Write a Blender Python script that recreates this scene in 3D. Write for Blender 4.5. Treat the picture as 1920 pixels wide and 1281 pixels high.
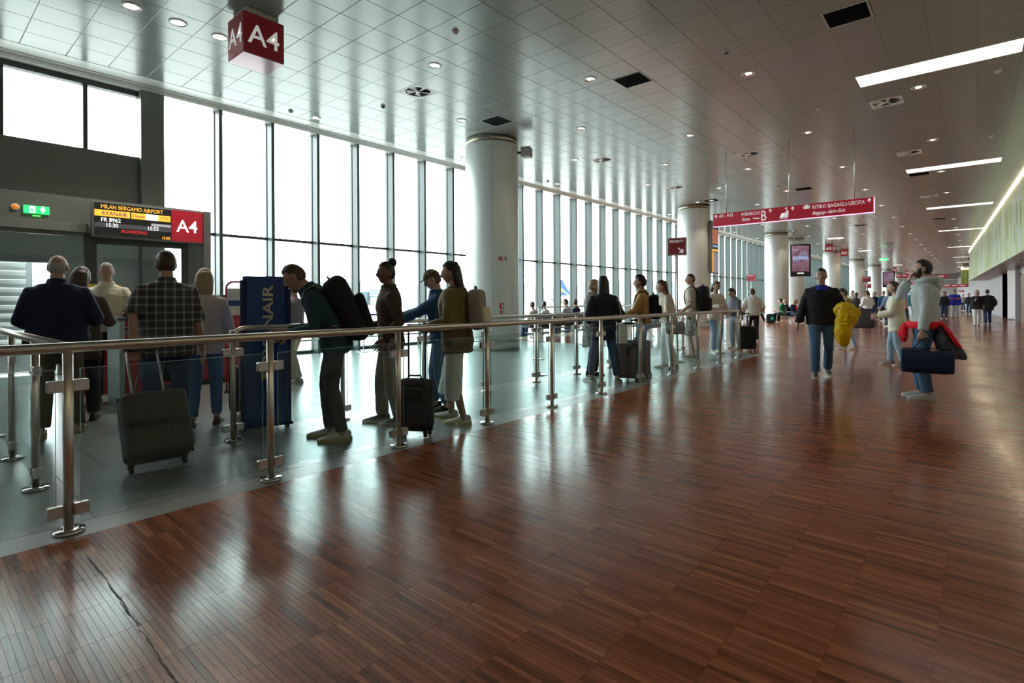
import bpy, bmesh, math, random
from mathutils import Vector, Matrix, Quaternion, noise
R = math.radians
PI = math.pi
random.seed(11)
scn = bpy.context.scene
C = scn.collection
for _o in list(bpy.data.objects):
    bpy.data.objects.remove(_o, do_unlink=True)

# ------------------------------------------------------------------ camera, sky, exposure
# hall axis = +Y, across the hall = +X, window facade at X = -12.5; the camera stands on the wooden aisle
CAM_H, YAW, ROLL, FPX = 1.30, R(40.83), -0.0054, 1004.4
cam_d = bpy.data.cameras.new('camera')
cam_d.lens = FPX / 1920 * 36.0
cam_d.sensor_width = 36.0
cam_d.sensor_fit = 'HORIZONTAL'
cam_d.shift_y = -77.0 / 1920
cam_d.clip_start, cam_d.clip_end = 0.05, 3000
cam = bpy.data.objects.new('camera', cam_d)
C.objects.link(cam)
cam.matrix_world = (Matrix.Translation((0, 0, CAM_H)) @ Matrix.Rotation(YAW, 4, 'Z')
                    @ Matrix.Rotation(R(90), 4, 'X') @ Matrix.Rotation(ROLL, 4, 'Z'))
scn.camera = cam

world = bpy.data.worlds.new('overcast')
scn.world = world
world.use_nodes = True
wn = world.node_tree.nodes
bg = wn['Background']
bg.inputs[0].default_value = (0.90, 0.965, 1.0, 1)
bg.inputs[1].default_value = 9.0
scn.view_settings.view_transform = 'Standard'
scn.view_settings.look = 'None'
scn.view_settings.gamma = 1.0
scn.view_settings.exposure = 0.28
scn.view_settings.use_curve_mapping = False
try:
    cy = scn.cycles
    cy.use_denoising = True
    cy.max_bounces = 10
    cy.diffuse_bounces = 5
    cy.glossy_bounces = 5
    cy.transmission_bounces = 6
    cy.transparent_max_bounces = 24
    cy.sample_clamp_indirect = 8.0
    cy.blur_glossy = 0.5
    cy.caustics_reflective = False
    cy.caustics_refractive = False
except Exception:
    pass

# ------------------------------------------------------------------ helpers
PENDING = []                         # objects are linked together at the end, which keeps the script quick
def tag(o, label=None, cat=None, group=None, kind=None):
    if label: o['label'] = label
    if cat: o['category'] = cat
    if group: o['group'] = group
    if kind: o['kind'] = kind
    return o

def empty(name, loc=(0, 0, 0), rz=0.0, label=None, cat=None, group=None, kind=None):
    o = bpy.data.objects.new(name, None)
    o.empty_display_size = 0.2
    o.location = loc
    o.rotation_euler = (0, 0, rz)
    PENDING.append(o)
    return tag(o, label, cat, group, kind)

class MB:
    """collects shapes; build() links them as one mesh object"""
    def __init__(self):
        self.v, self.f, self.m, self.sm, self.mi, self.smooth = [], [], [], [], 0, False
    def add(self, vs, fs, smooth=None):
        b = len(self.v)
        self.v += [tuple(p) for p in vs]
        for q in fs:
            self.f.append(tuple(b + i for i in q))
            self.m.append(self.mi)
            self.sm.append(self.smooth if smooth is None else smooth)
        return self
    def box(self, x0, x1, y0, y1, z0, z1):
        vs = [(x0, y0, z0), (x1, y0, z0), (x1, y1, z0), (x0, y1, z0), (x0, y0, z1), (x1, y0, z1), (x1, y1, z1), (x0, y1, z1)]
        return self.add(vs, [(3, 2, 1, 0), (4, 5, 6, 7), (0, 1, 5, 4), (1, 2, 6, 5), (2, 3, 7, 6), (3, 0, 4, 7)], False)
    def obox(self, c, ax, ay, az):
        """oriented box: centre and three half-axis vectors"""
        c, ax, ay, az = Vector(c), Vector(ax), Vector(ay), Vector(az)
        vs = [c - ax - ay - az, c + ax - ay - az, c + ax + ay - az, c - ax + ay - az, c - ax - ay + az, c + ax - ay + az, c + ax + ay + az, c - ax + ay + az]
        return self.add(vs, [(3, 2, 1, 0), (4, 5, 6, 7), (0, 1, 5, 4), (1, 2, 6, 5), (2, 3, 7, 6), (3, 0, 4, 7)], False)
    def rbox(self, x0, x1, y0, y1, z0, z1, b=0.01, seg=1):
        """bevelled box"""
        bm = bmesh.new()
        bmesh.ops.create_cube(bm, size=1)
        for q in bm.verts:
            q.co = ((x0 + x1) / 2 + q.co.x * (x1 - x0), (y0 + y1) / 2 + q.co.y * (y1 - y0), (z0 + z1) / 2 + q.co.z * (z1 - z0))
        bmesh.ops.bevel(bm, geom=list(bm.edges), offset=b, segments=seg, affect='EDGES', profile=0.5)
        bm.verts.index_update()
        self.add([q.co for q in bm.verts], [[q.index for q in f.verts] for f in bm.faces], seg > 1)
        bm.free()
        return self
    def ring_loft(self, rings, cap=True, closed=False, smooth=True):
        n = len(rings[0])
        vs = [p for r in rings for p in r]
        fs = []
        k = len(rings)
        for i in range(k if closed else k - 1):
            j = (i + 1) % k
            for a in range(n):
                b = (a + 1) % n
                fs.append((i * n + a, i * n + b, j * n + b, j * n + a))
        if cap and not closed:
            fs.append(tuple(range(n - 1, -1, -1)))
            fs.append(tuple((k - 1) * n + a for a in range(n)))
        return self.add(vs, fs, smooth)
    def cyl(self, p0, p1, r0, r1=None, n=16, cap=True, smooth=True):
        return self.tube([p0, p1], [r0, r0 if r1 is None else r1], n, cap, smooth)
    def tube(self, pts, rads, n=10, cap=True, smooth=True, flat=1.0, up=(0, 0, 1)):
        pts = [Vector(p) for p in pts]
        if not hasattr(rads, '__len__'):
            rads = [rads] * len(pts)
        rings, px = [], None
        for i, p in enumerate(pts):
            t = (pts[min(i + 1, len(pts) - 1)] - pts[max(i - 1, 0)]).normalized()
            if px is None:
                a = Vector(up)
                if abs(t.dot(a)) > 0.95:
                    a = Vector((1, 0, 0))
                px = a.cross(t).normalized()
            else:
                px = (px - t * px.dot(t)).normalized()
            py = t.cross(px)
            rings.append([p + px * math.cos(2 * PI * k / n) * rads[i] + py * math.sin(2 * PI * k / n) * rads[i] * flat for k in range(n)])
        return self.ring_loft(rings, cap, False, smooth)
    def lathe(self, prof, n=24, c=(0, 0, 0), smooth=True, cap=True):
        rings = [[(c[0] + r * math.cos(2 * PI * k / n), c[1] + r * math.sin(2 * PI * k / n), c[2] + z) for k in range(n)] for r, z in prof]
        return self.ring_loft(rings, cap, False, smooth)
    def prism(self, poly, axis, d0, d1):
        """extrude a 2-D polygon; axis 'x': (y,z) outline, 'y': (x,z), 'z': (x,y)"""
        def P(u, w, d):
            return {'x': (d, u, w), 'y': (u, d, w), 'z': (u, w, d)}[axis]
        n = len(poly)
        vs = [P(u, w, d0) for u, w in poly] + [P(u, w, d1) for u, w in poly]
        fs = [tuple(range(n)), tuple(range(2 * n - 1, n - 1, -1))] + [(i, n + i, n + (i + 1) % n, (i + 1) % n) for i in range(n)]
        return self.add(vs, fs, False)
    def sphere(self, c, r, nu=12, nv=8, sx=1, sy=1, sz=1):
        rings = []
        for j in range(nv + 1):
            t = PI * j / nv
            rr, zz = max(math.sin(t), 0.02) * r, -math.cos(t) * r
            rings.append([(c[0] + rr * math.cos(2 * PI * k / nu) * sx, c[1] + rr * math.sin(2 * PI * k / nu) * sy, c[2] + zz * sz) for k in range(nu)])
        return self.ring_loft(rings, True, False, True)
    def xform(self, M, start=0):
        self.v = self.v[:start] + [tuple(M @ Vector(p)) for p in self.v[start:]]
        return self
    def mesh(self, name, mats):
        me = bpy.data.meshes.new(name)
        me.from_pydata(self.v, [], self.f)
        for mm in (mats if isinstance(mats, (list, tuple)) else [mats]):
            me.materials.append(mm)
        me.polygons.foreach_set('material_index', self.m)
        me.polygons.foreach_set('use_smooth', self.sm)
        bm = bmesh.new()
        bm.from_mesh(me)
        bmesh.ops.recalc_face_normals(bm, faces=bm.faces)
        bm.to_mesh(me)
        bm.free()
        return me
    def build(self, name, mats, parent=None, loc=None, rz=None):
        return link(name, self.mesh(name, mats), parent, loc, rz)

def link(name, me, parent=None, loc=None, rz=None, label=None):
    o = bpy.data.objects.new(name, me)
    PENDING.append(o)
    if parent is not None: o.parent = parent
    if loc is not None: o.location = loc
    if rz is not None: o.rotation_euler = (0, 0, rz)
    if label: o['label'] = label
    return o

def copy_tree(o, parent=None):
    c = o.copy()
    PENDING.append(c)
    c.parent = parent
    for ch in list(o.children):
        copy_tree(ch, c)
    return c

# ------------------------------------------------------------------ materials
MATS = {}
def mat(name, col=(0.8, 0.8, 0.8), rough=0.5, metal=0.0, spec=0.5, emit=0.0, ecol=None, var=0.06, nscale=8.0, bump=0.0, bscale=60.0, coat=0.0, coat_r=0.1, sheen=0.0, stretch=None):
    if name in MATS: return MATS[name]
    m = bpy.data.materials.new(name)
    m.use_nodes = True
    nt = m.node_tree
    b = nt.nodes['Principled BSDF']
    b.inputs['Roughness'].default_value = rough
    b.inputs['Metallic'].default_value = metal
    b.inputs['Specular IOR Level'].default_value = spec
    if coat:
        b.inputs['Coat Weight'].default_value = coat
        b.inputs['Coat Roughness'].default_value = coat_r
    if sheen:
        b.inputs['Sheen Weight'].default_value = sheen
    tc = nt.nodes.new('ShaderNodeTexCoord')
    src = tc.outputs['Object']
    if stretch:
        mp = nt.nodes.new('ShaderNodeMapping')
        mp.inputs['Scale'].default_value = stretch
        nt.links.new(src, mp.inputs[0])
        src = mp.outputs[0]
    if var > 0:
        n = nt.nodes.new('ShaderNodeTexNoise')
        n.inputs['Scale'].default_value = nscale
        n.inputs['Detail'].default_value = 3
        nt.links.new(src, n.inputs['Vector'])
        mx = nt.nodes.new('ShaderNodeMix')
        mx.data_type = 'RGBA'
        mx.inputs[6].default_value = (*[c * (1 - var) for c in col], 1)
        mx.inputs[7].default_value = (*[min(1, c * (1 + var)) for c in col], 1)
        nt.links.new(n.outputs[0], mx.inputs[0])
        nt.links.new(mx.outputs[2], b.inputs['Base Color'])
    else:
        b.inputs['Base Color'].default_value = (*col, 1)
    if emit > 0:
        b.inputs['Emission Color'].default_value = (*(ecol or col), 1)
        b.inputs['Emission Strength'].default_value = emit
    if bump > 0:
        n2 = nt.nodes.new('ShaderNodeTexNoise')
        n2.inputs['Scale'].default_value = bscale
        n2.inputs['Detail'].default_value = 4
        nt.links.new(src, n2.inputs['Vector'])
        bp = nt.nodes.new('ShaderNodeBump')
        bp.inputs['Strength'].default_value = bump
        bp.inputs['Distance'].default_value = 0.01
        nt.links.new(n2.outputs[0], bp.inputs['Height'])
        nt.links.new(bp.outputs[0], b.inputs['Normal'])
    MATS[name] = m
    return m

def glass_mat(name, tint, ior=1.45, rough=0.0):
    m = bpy.data.materials.new(name)
    m.use_nodes = True
    nt = m.node_tree
    nt.nodes.clear()
    out = nt.nodes.new('ShaderNodeOutputMaterial')
    mix = nt.nodes.new('ShaderNodeMixShader')
    tr = nt.nodes.new('ShaderNodeBsdfTransparent')
    gl = nt.nodes.new('ShaderNodeBsdfGlossy')
    fr = nt.nodes.new('ShaderNodeFresnel')
    geo = nt.nodes.new('ShaderNodeNewGeometry')
    mr = nt.nodes.new('ShaderNodeMapRange')      # the same reflectance on both faces of the thin pane
    mr.inputs[3].default_value, mr.inputs[4].default_value = ior, 1.0 / ior
    nt.links.new(geo.outputs['Backfacing'], mr.inputs[0])
    nt.links.new(mr.outputs[0], fr.inputs[0])
    tr.inputs[0].default_value = (*tint, 1)
    gl.inputs['Roughness'].default_value = rough
    nt.links.new(fr.outputs[0], mix.inputs[0])
    nt.links.new(tr.outputs[0], mix.inputs[1])
    nt.links.new(gl.outputs[0], mix.inputs[2])
    nt.links.new(mix.outputs[0], out.inputs[0])
    MATS[name] = m
    return m

M_steel = mat('brushed_steel', (0.66, 0.60, 0.53), 0.36, 1.0, var=0.08, nscale=30, stretch=(1, 1, 40))
M_steel2 = mat('polished_steel', (0.62, 0.60, 0.57), 0.14, 1.0, var=0.05)
M_white = mat('white_paint', (0.78, 0.79, 0.77), 0.45, var=0.03)
M_black = mat('black_plastic', (0.012, 0.012, 0.013), 0.45, var=0.2)
M_dark = mat('dark_metal', (0.05, 0.055, 0.052), 0.4, var=0.1)
M_red = mat('sign_red', (0.42, 0.012, 0.028), 0.35, var=0.04)
M_teal = mat('mullion_teal', (0.052, 0.076, 0.072), 0.35, var=0.05)
M_gate = mat('gate_panel_grey', (0.15, 0.165, 0.15), 0.4, var=0.06, nscale=2)
G_win = glass_mat('facade_glass', (0.93, 0.98, 0.965))
G_rail = glass_mat('railing_glass', (0.90, 0.955, 0.945), 1.28)
G_edge = mat('glass_edge', (0.25, 0.45, 0.42), 0.1, var=0.05, spec=0.8)

def text_obj(name, s, size, material, parent, loc, rot, align='LEFT', shear=0.0, thick=0.0015, sx=1.0, bold=0.008, fit=None):
    cu = bpy.data.curves.new('lettering', 'FONT')
    cu.body = s
    cu.size = size
    cu.align_x = align
    cu.shear = shear
    cu.extrude = thick
    cu.offset = 0.0 if 'M' in s else bold * size
    cu.resolution_u = 3
    t = bpy.data.objects.new('lettering', cu)
    C.objects.link(t)
    dg = bpy.context.evaluated_depsgraph_get()
    me = bpy.data.meshes.new_from_object(t.evaluated_get(dg))
    bpy.data.objects.remove(t, do_unlink=True)
    bpy.data.curves.remove(cu)
    me.materials.clear()
    me.materials.append(material)
    if fit:
        xs = [q.co.x for q in me.vertices]
        sx = fit / (max(xs) - min(xs))
    if sx != 1.0:
        for q in me.vertices: q.co.x *= sx
    o = link(name, me, parent)
    o.location = loc
    o.rotation_euler = rot
    return o
FACE_MY = (R(90), 0, 0)          # lettering that faces -Y, reads towards +X
FACE_PX = (R(90), 0, R(90))      # lettering that faces +X, reads towards +Y

def in_view_area(x, y, z, wx, wy):
    """rough size of a horizontal piece in the picture, used only to pick the largest pieces as single objects"""
    dep = -math.sin(YAW) * x + math.cos(YAW) * y
    lat = math.cos(YAW) * x + math.sin(YAW) * y
    if dep < 0.6: return 0
    u, w = FPX * lat / dep, FPX * (CAM_H - z) / dep
    if abs(u) > 1010 or w > 760 or w < -600: return 0
    return wx * wy * abs(CAM_H - z) / dep ** 3

# ------------------------------------------------------------------ the hall: floors
CEIL = 5.60
XW = -12.72                         # plane of the facade glass
def wall_x(y): return 0.97 - 0.0411 * (y - 32.81)   # face of the green wall along the right side

def wood_mat(name, mode):
    m = bpy.data.materials.new(name)
    m.use_nodes = True
    nt = m.node_tree
    N, L = nt.nodes, nt.links
    b = N['Principled BSDF']
    tc = N.new('ShaderNodeTexCoord')
    geo = N.new('ShaderNodeNewGeometry')
    if mode == 'single':
        oi = N.new('ShaderNodeObjectInfo'); tone = oi.outputs['Random']
    elif mode == 'attr':
        at = N.new('ShaderNodeAttribute'); at.attribute_name = 'tone'; tone = at.outputs['Fac']
    else:
        br = N.new('ShaderNodeTexBrick')
        br.inputs['Color1'].default_value = (0, 0, 0, 1)
        br.inputs['Color2'].default_value = (1, 1, 1, 1)
        br.inputs['Mortar'].default_value = (0.3, 0.3, 0.3, 1)
        br.inputs['Scale'].default_value = 1.0
        br.inputs['Mortar Size'].default_value = 0.0
        br.inputs['Brick Width'].default_value = 0.305
        br.inputs['Row Height'].default_value = 0.024
        br.offset = 0.0
        L.new(geo.outputs['Position'], br.inputs['Vector'])
        tone = br.outputs['Color']
    cr = N.new('ShaderNodeValToRGB')
    e = cr.color_ramp.elements
    e[0].position, e[0].color = 0.0, (0.16, 0.045, 0.018, 1)
    e[1].position, e[1].color = 1.0, (0.50, 0.165, 0.060, 1)
    for p, c in ((0.12, (0.26, 0.068, 0.027, 1)), (0.55, (0.35, 0.093, 0.036, 1)), (0.9, (0.42, 0.120, 0.047, 1))):
        q = e.new(p); q.color = c
    L.new(tone, cr.inputs[0])
    mp = N.new('ShaderNodeMapping')
    mp.inputs['Scale'].default_value = (6, 90, 1)
    L.new(geo.outputs['Position'], mp.inputs[0])
    gn = N.new('ShaderNodeTexNoise')
    gn.inputs['Scale'].default_value = 1.0
    gn.inputs['Detail'].default_value = 5
    L.new(mp.outputs[0], gn.inputs['Vector'])
    gr = N.new('ShaderNodeMapRange')
    gr.inputs[1].default_value, gr.inputs[2].default_value, gr.inputs[3].default_value, gr.inputs[4].default_value = 0.3, 0.7, 0.72, 1.22
    L.new(gn.outputs[0], gr.inputs[0])
    vm = N.new('ShaderNodeVectorMath'); vm.operation = 'SCALE'
    L.new(cr.outputs[0], vm.inputs[0]); L.new(gr.outputs[0], vm.inputs['Scale'])
    L.new(vm.outputs[0], b.inputs['Base Color'])
    # worn varnish: gloss varies in large patches
    pn = N.new('ShaderNodeTexNoise'); pn.inputs['Scale'].default_value = 0.9; pn.inputs['Detail'].default_value = 4
    L.new(geo.outputs['Position'], pn.inputs['Vector'])
    pr = N.new('ShaderNodeMapRange')
    pr.inputs[1].default_value, pr.inputs[2].default_value, pr.inputs[3].default_value, pr.inputs[4].default_value = 0.3, 0.7, 0.13, 0.25
    L.new(pn.outputs[0], pr.inputs[0])
    L.new(pr.outputs[0], b.inputs['Roughness'])
    b.inputs['Specular IOR Level'].default_value = 0.46
    # slight cupping of the strips
    mp2 = N.new('ShaderNodeMapping'); mp2.inputs['Scale'].default_value = (3.2, 14, 1)
    L.new(geo.outputs['Position'], mp2.inputs[0])
    bn = N.new('ShaderNodeTexNoise'); bn.inputs['Scale'].default_value = 1.0; bn.inputs['Detail'].default_value = 3
    L.new(mp2.outputs[0], bn.inputs['Vector'])
    bp = N.new('ShaderNodeBump'); bp.inputs['Strength'].default_value = 0.07; bp.inputs['Distance'].default_value = 0.012
    L.new(bn.outputs[0], bp.inputs['Height'])
    L.new(bp.outputs[0], b.inputs['Normal'])
    MATS[name] = m
    return m
M_wood_far = wood_mat('parquet_far', 'brick')
M_wood = wood_mat('parquet', 'attr')
M_wood1 = wood_mat('parquet_single', 'single')

X_EDGE = -3.775                      # line where wood meets stone
wood = MB().box(X_EDGE, 4.2, -8, 13.42, -0.10, -0.0045)
wood.box(-12.6, 4.2, 13.42, 165, -0.10, -0.001)
floor_wood = wood.build('floor_wood', M_wood_far)
tag(floor_wood, 'polished reddish brown parquet floor of the aisle', kind='structure')
PL, PW = 0.305, 0.024
cells = []
nx = int((2.6 - X_EDGE) / PL) + 1
ny = int((13.42 - 0.1) / PW)
for i in range(nx):
    for j in range(ny):
        x, y = X_EDGE + (i + 0.5) * PL, 0.1 + (j + 0.5) * PW
        if x > wall_x(y) + 1.1: continue
        cells.append((in_view_area(x, y, 0, PL, PW), x, y))
cells.sort(reverse=True)
def plank_geo(x, y, g=0.0006, tilt=0.0, dz=0.0, t2=0.0):
    a, b = PL / 2 - g, PW / 2 - g
    zz = lambda sx, sy: dz + tilt * sy + t2 * sx
    top = [(x - a, y - b, zz(-1, -1)), (x + a, y - b, zz(1, -1)), (x + a, y + b, zz(1, 1)), (x - a, y + b, zz(-1, 1))]
    bot = [(p[0], p[1], -0.006) for p in top]
    return top + bot, [(0, 1, 2, 3), (0, 4, 5, 1), (1, 5, 6, 2), (2, 6, 7, 3), (3, 7, 4, 0)]
variants = []
for k in range(6):
    mb = MB()
    vs, fs = plank_geo(0, 0, tilt=random.uniform(-1, 1) * 0.00004, t2=random.uniform(-1, 1) * 0.00016)
    mb.add(vs, fs)
    variants.append(mb.mesh('plank', M_wood1))
for k, (a, x, y) in enumerate(cells[:300]):
    link('plank', variants[random.randrange(6)], floor_wood, (x, y, random.uniform(-1, 1) * 0.0001))
mb = MB()
tones = []
prev = 0.5
for a, x, y in cells[300:]:
    if a < 6e-7 and False: continue
    vs, fs = plank_geo(x, y, tilt=random.gauss(0, 1) * 0.000022, t2=random.gauss(0, 1) * 0.00011, dz=random.uniform(-1, 1) * 0.0001)
    mb.add(vs, fs)
    tones += [random.random()] * 8
me = bpy.data.meshes.new('planks')
me.from_pydata(mb.v, [], mb.f)
me.materials.append(M_wood)
at = me.attributes.new('tone', 'FLOAT', 'POINT')
at.data.foreach_set('value', tones)
o = link('planks', me, floor_wood)
tag(o, kind='stuff')

# scuffs and an old glue line on the parquet
mb = MB()
p = [(-3.42, 0.650), (-3.15, 0.650), (-2.78, 0.644), (-2.52, 0.641), (-2.19, 0.634), (-1.9, 0.632)]
random.seed(3)
for k in range(len(p) - 1):
    for q in range(6):
        t = q / 6 + random.uniform(0, .1)
        x, y = p[k][0] + (p[k + 1][0] - p[k][0]) * t, p[k][1] + (p[k + 1][1] - p[k][1]) * t
        mb.obox((x, y + random.uniform(-.004, .004), 0.0006), (random.uniform(.02, .05), random.uniform(-.004, .004), 0), (0.0, .0012 + 0.002 * random.random(), 0), (0, 0, .0004))
mb.build('glue_line', mat('dry_glue', (0.10, 0.075, 0.05), 0.7, var=.4, nscale=60), floor_wood)

# stone floor of the gate area
def stone_mat(name):
    m = mat(name, (0.235, 0.247, 0.237), 0.26, var=0.2, nscale=3.0, bump=0.05, bscale=40, spec=0.5, stretch=(1.5, 14, 1))
    return m
M_stone = stone_mat('grey_stone')
M_stone2 = mat('grey_stone_border', (0.27, 0.268, 0.25), 0.3, var=0.2, nscale=5, spec=0.5)
M_grout = mat('grout', (0.09, 0.09, 0.088), 0.7)
st = MB().box(-12.9, X_EDGE, -8, 13.42, -0.10, -0.004)
floor_stone = st.build('floor_stone', M_grout)
tag(floor_stone, 'grey stone tile floor of the boarding gate area', kind='structure')
TX, TY = 1.2, 0.6
tile_me = MB().rbox(-TX / 2 + .0015, TX / 2 - .0015, -TY / 2 + .0015, TY / 2 - .0015, -0.006, 0.0, 0.0012).mesh('stone_tile', M_stone)
x = -4.02 - TX / 2
col = 0
while x > -13.0:
    y = -1.9
    while y < 13.3:
        yy = y + (0.3 if col % 2 else 0)
        if yy + TY / 2 < 13.45:
            link('stone_tile', tile_me, floor_stone, (x, yy, random.uniform(-.0002, .0002)))
        y += TY
    x -= TX
    col += 1
y = -1.8
bt = MB().rbox(-0.1215, 0.1215, -0.5985, 0.5985, -0.006, 0.0, 0.0012).mesh('border_tile', M_stone2)
while y < 13.0:
    link('border_tile', bt, floor_stone, (-3.8965, y, 0.0))
    y += 1.2

# ------------------------------------------------------------------ ceiling of glossy metal panels
def ceil_mat(name):
    m = mat(name, (0.345, 0.385, 0.372), 0.2, metal=0.25, var=0.03, nscale=1.5, spec=0.6, bump=0.012, bscale=3.0)
    return m
M_ceil = ceil_mat('ceiling_panel_paint')
ceiling = MB().box(-12.8, 5.0, -8, 165, CEIL + 0.03, CEIL + 0.2).build('ceiling', mat('ceiling_void', (0.12, 0.125, 0.12), 0.6))
tag(ceiling, 'grey metal panel ceiling of the hall', kind='structure')
TS = 0.6
GX0, GY0 = -5.95, 0.19              # lines of the panel grid
def tcx(x): return GX0 + (math.floor((x - GX0) / TS) + 0.5) * TS
def tcy(y): return GY0 + (math.floor((y - GY0) / TS) + 0.5) * TS
fix_main = [(-1.75, 0.65, y, y + 0.68) for y in (12.24, 22.2, 32.2, 43.6, 58.2, 73.0, 83.4, 97.0)]
fix_left = [(-8.0, -7.0, y, y + 1.0) for y in (43.4, 56.8, 70.5, 84.2)]
fixtures = fix_main + fix_left
grilles = [(-1.45, 9.49), (-5.05, 9.49), (-8.65, 9.49), (-8.65, 23.29), (-5.05, 23.29), (-1.45, 23.29), (-8.65, 37.09), (-5.05, 37.09), (-1.45, 37.09), (-8.65, 50.89), (-5.05, 50.89), (-8.65, 64.69)]
diffusers = [(-8.65, 7.09), (-1.45, 14.29), (-5.05, 16.69), (-8.65, 14.29), (-1.45, 19.69), (-8.65, 19.89), (-5.05, 28.69), (-1.45, 28.69), (-8.65, 28.69)]
skip = set((round(tcx(x), 2), round(tcy(y), 2)) for x, y in grilles + diffusers)
def in_fix(x, y):
    return any(a - .28 < x < b + .28 and c - .28 < y < d + .28 for a, b, c, d in fixtures)
cells = []
x0 = tcx(-11.8)
for i in range(27):
    for j in range(-6, 200):
        x, y = x0 + i * TS, tcy(0.4) + j * TS
        if x > wall_x(y) + 0.4 or (round(x, 2), round(y, 2)) in skip: continue
        cells.append((in_view_area(x, y, CEIL, TS, TS) if not in_fix(x, y) else 0, x, y))
cells.sort(reverse=True)
def panel_geo(g=0.0022, bev=0.004):
    a = TS / 2 - g
    c = a - bev
    vs = [(-c, -c, 0), (c, -c, 0), (c, c, 0), (-c, c, 0), (-a, -a, bev), (a, -a, bev), (a, a, bev), (-a, a, bev)]
    return vs, [(3, 2, 1, 0), (0, 1, 5, 4), (1, 2, 6, 5), (2, 3, 7, 6), (3, 0, 4, 7)]
vs, fs = panel_geo()
pm = MB().add(vs, fs).mesh('ceiling_panel', M_ceil)
n_single = 0
mb = MB()
def clip_cells(x, y):
    """pieces of a panel left around the light fixtures"""
    rects = [(x - .3, x + .3, y - .3, y + .3)]
    for a, b, c, d in fixtures:
        nr = []
        for (p, q, r, s) in rects:
            if q <= a or p >= b or s <= c or r >= d:
                nr.append((p, q, r, s)); continue
            if r < c: nr.append((p, q, r, c))
            if s > d: nr.append((p, q, d, s))
            rr, ss = max(r, c), min(s, d)
            if p < a: nr.append((p, a, rr, ss))
            if q > b: nr.append((b, q, rr, ss))
        rects = nr
    return rects
for a, x, y in cells:
    if in_fix(x, y):
        for p, q, r, s in clip_cells(x, y):
            if q - p > .01 and s - r > .01:
                mb.add([(p + .002, r + .002, CEIL), (q - .002, r + .002, CEIL), (q - .002, s - .002, CEIL), (p + .002, s - .002, CEIL)], [(3, 2, 1, 0)])
    elif n_single < 300:
        link('ceiling_panel', pm, ceiling, (x, y, CEIL + random.uniform(-.0006, .0006)))
        n_single += 1
    else:
        dz = CEIL + random.uniform(-.0006, .0006)
        mb.add([(p[0] + x, p[1] + y, p[2] + dz) for p in vs], fs)
o = mb.build('ceiling_panels', M_ceil, ceiling)
tag(o, kind='stuff')
# plaster border along the glass, with a slot, and window head
M_border = mat('ceiling_border', (0.82, 0.85, 0.82), 0.3, metal=0.1, var=0.02)
mb = MB().box(-12.33, -11.955, -8, 165, CEIL - 0.004, CEIL + 0.05)
mb.box(-12.46, -12.36, -8, 165, CEIL - 0.02, CEIL + 0.05)
mb.box(-12.80, -12.46, -8, 165, 5.50, CEIL + 0.05)
o = mb.build('trim_1', M_border)
tag(o, 'pale border strip where the ceiling meets the windows', kind='structure')

# ------------------------------------------------------------------ glazed facade on the left
wall_left = empty('wall_left', (XW, 0, 0), kind='structure', label='tall glazed facade with teal grey fins along the left side')
BAY = 1.148
Y_FIRST = 4.70
fin = MB().box(-0.02, 0.29, -0.036, 0.036, 0, 5.50)
fin.box(-0.03, 0.05, -0.05, 0.05, 0, 5.50)
fin_me = fin.mesh('fin', M_teal)
pane_hi = MB().box(-0.006, 0.006, -BAY / 2 + .04, BAY / 2 - .04, 2.82, 5.48).mesh('pane', G_win)
pane_lo = MB().box(-0.006, 0.006, -BAY / 2 + .04, BAY / 2 - .04, 0.06, 2.76).mesh('pane', G_win)
tr_me = MB().box(-0.03, 0.06, -BAY / 2 + .025, BAY / 2 - .025, 2.76, 2.82).box(-0.03, 0.06, -BAY / 2 + .025, BAY / 2 - .025, 0, 0.07).mesh('transom', M_dark)
n = 136
for k in range(-1, n):
    y = Y_FIRST + k * BAY
    if k >= 0: link('fin', fin_me, wall_left, (0, y, 0))
    yc = y + BAY / 2
    link('pane', pane_hi, wall_left, (0, yc, 0))
    link('pane', pane_lo, wall_left, (0, yc, 0))
    link('transom', tr_me, wall_left, (0, yc, 0))
# window bar beside the gate
MB().box(-0.03, 0.10, 3.62, 4.68, 1.36, 1.46).box(-0.03, 0.10, 4.72, 5.82, 1.36, 1.46).build('sill_bar', M_dark, wall_left)
# gate side: high windows over a dark panel, closed by a dark pillar
MB().box(-0.06, 0.30, 3.22, 3.62, 0, 5.5).build('pillar', M_gate, wall_left)
MB().box(-0.06, 0.16, -7.9, 3.22, 3.02, 4.18).build('dark_panel', M_gate, wall_left)
M_gatein = mat('gate_inner_wall', (0.42, 0.46, 0.45), 0.4, var=0.04)
MB().box(-0.06, 0.16, 1.95, 3.22, 0.0, 3.02).build('lower_panel', M_gatein, wall_left)
MB().box(-0.06, 0.16, -7.9, -1.0, 0.0, 3.02).build('lower_panel', M_gatein, wall_left)
MB().box(-0.06, 0.16, -1.0, 1.95, 2.02, 3.02).build('lintel_panel', M_gatein, wall_left)
for y in (1.23, 2.385, -0.0, -1.23, -2.4):
    MB().box(-0.03, 0.10, y - .035, y + .035, 4.18, 5.5).build('frame_bar', M_dark, wall_left)
ys = [3.22, 2.385, 1.23, 0.0, -1.23, -2.4, -7.9]
for a, b in zip(ys[1:], ys[:-1]):
    MB().box(-0.006, 0.006, a + .035, b - .035, 4.18, 5.5).build('pane', G_win, wall_left)
MB().box(-0.03, 0.12, -7.9, 3.22, 5.40, 5.5).build('head_bar', M_dark, wall_left)

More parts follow.
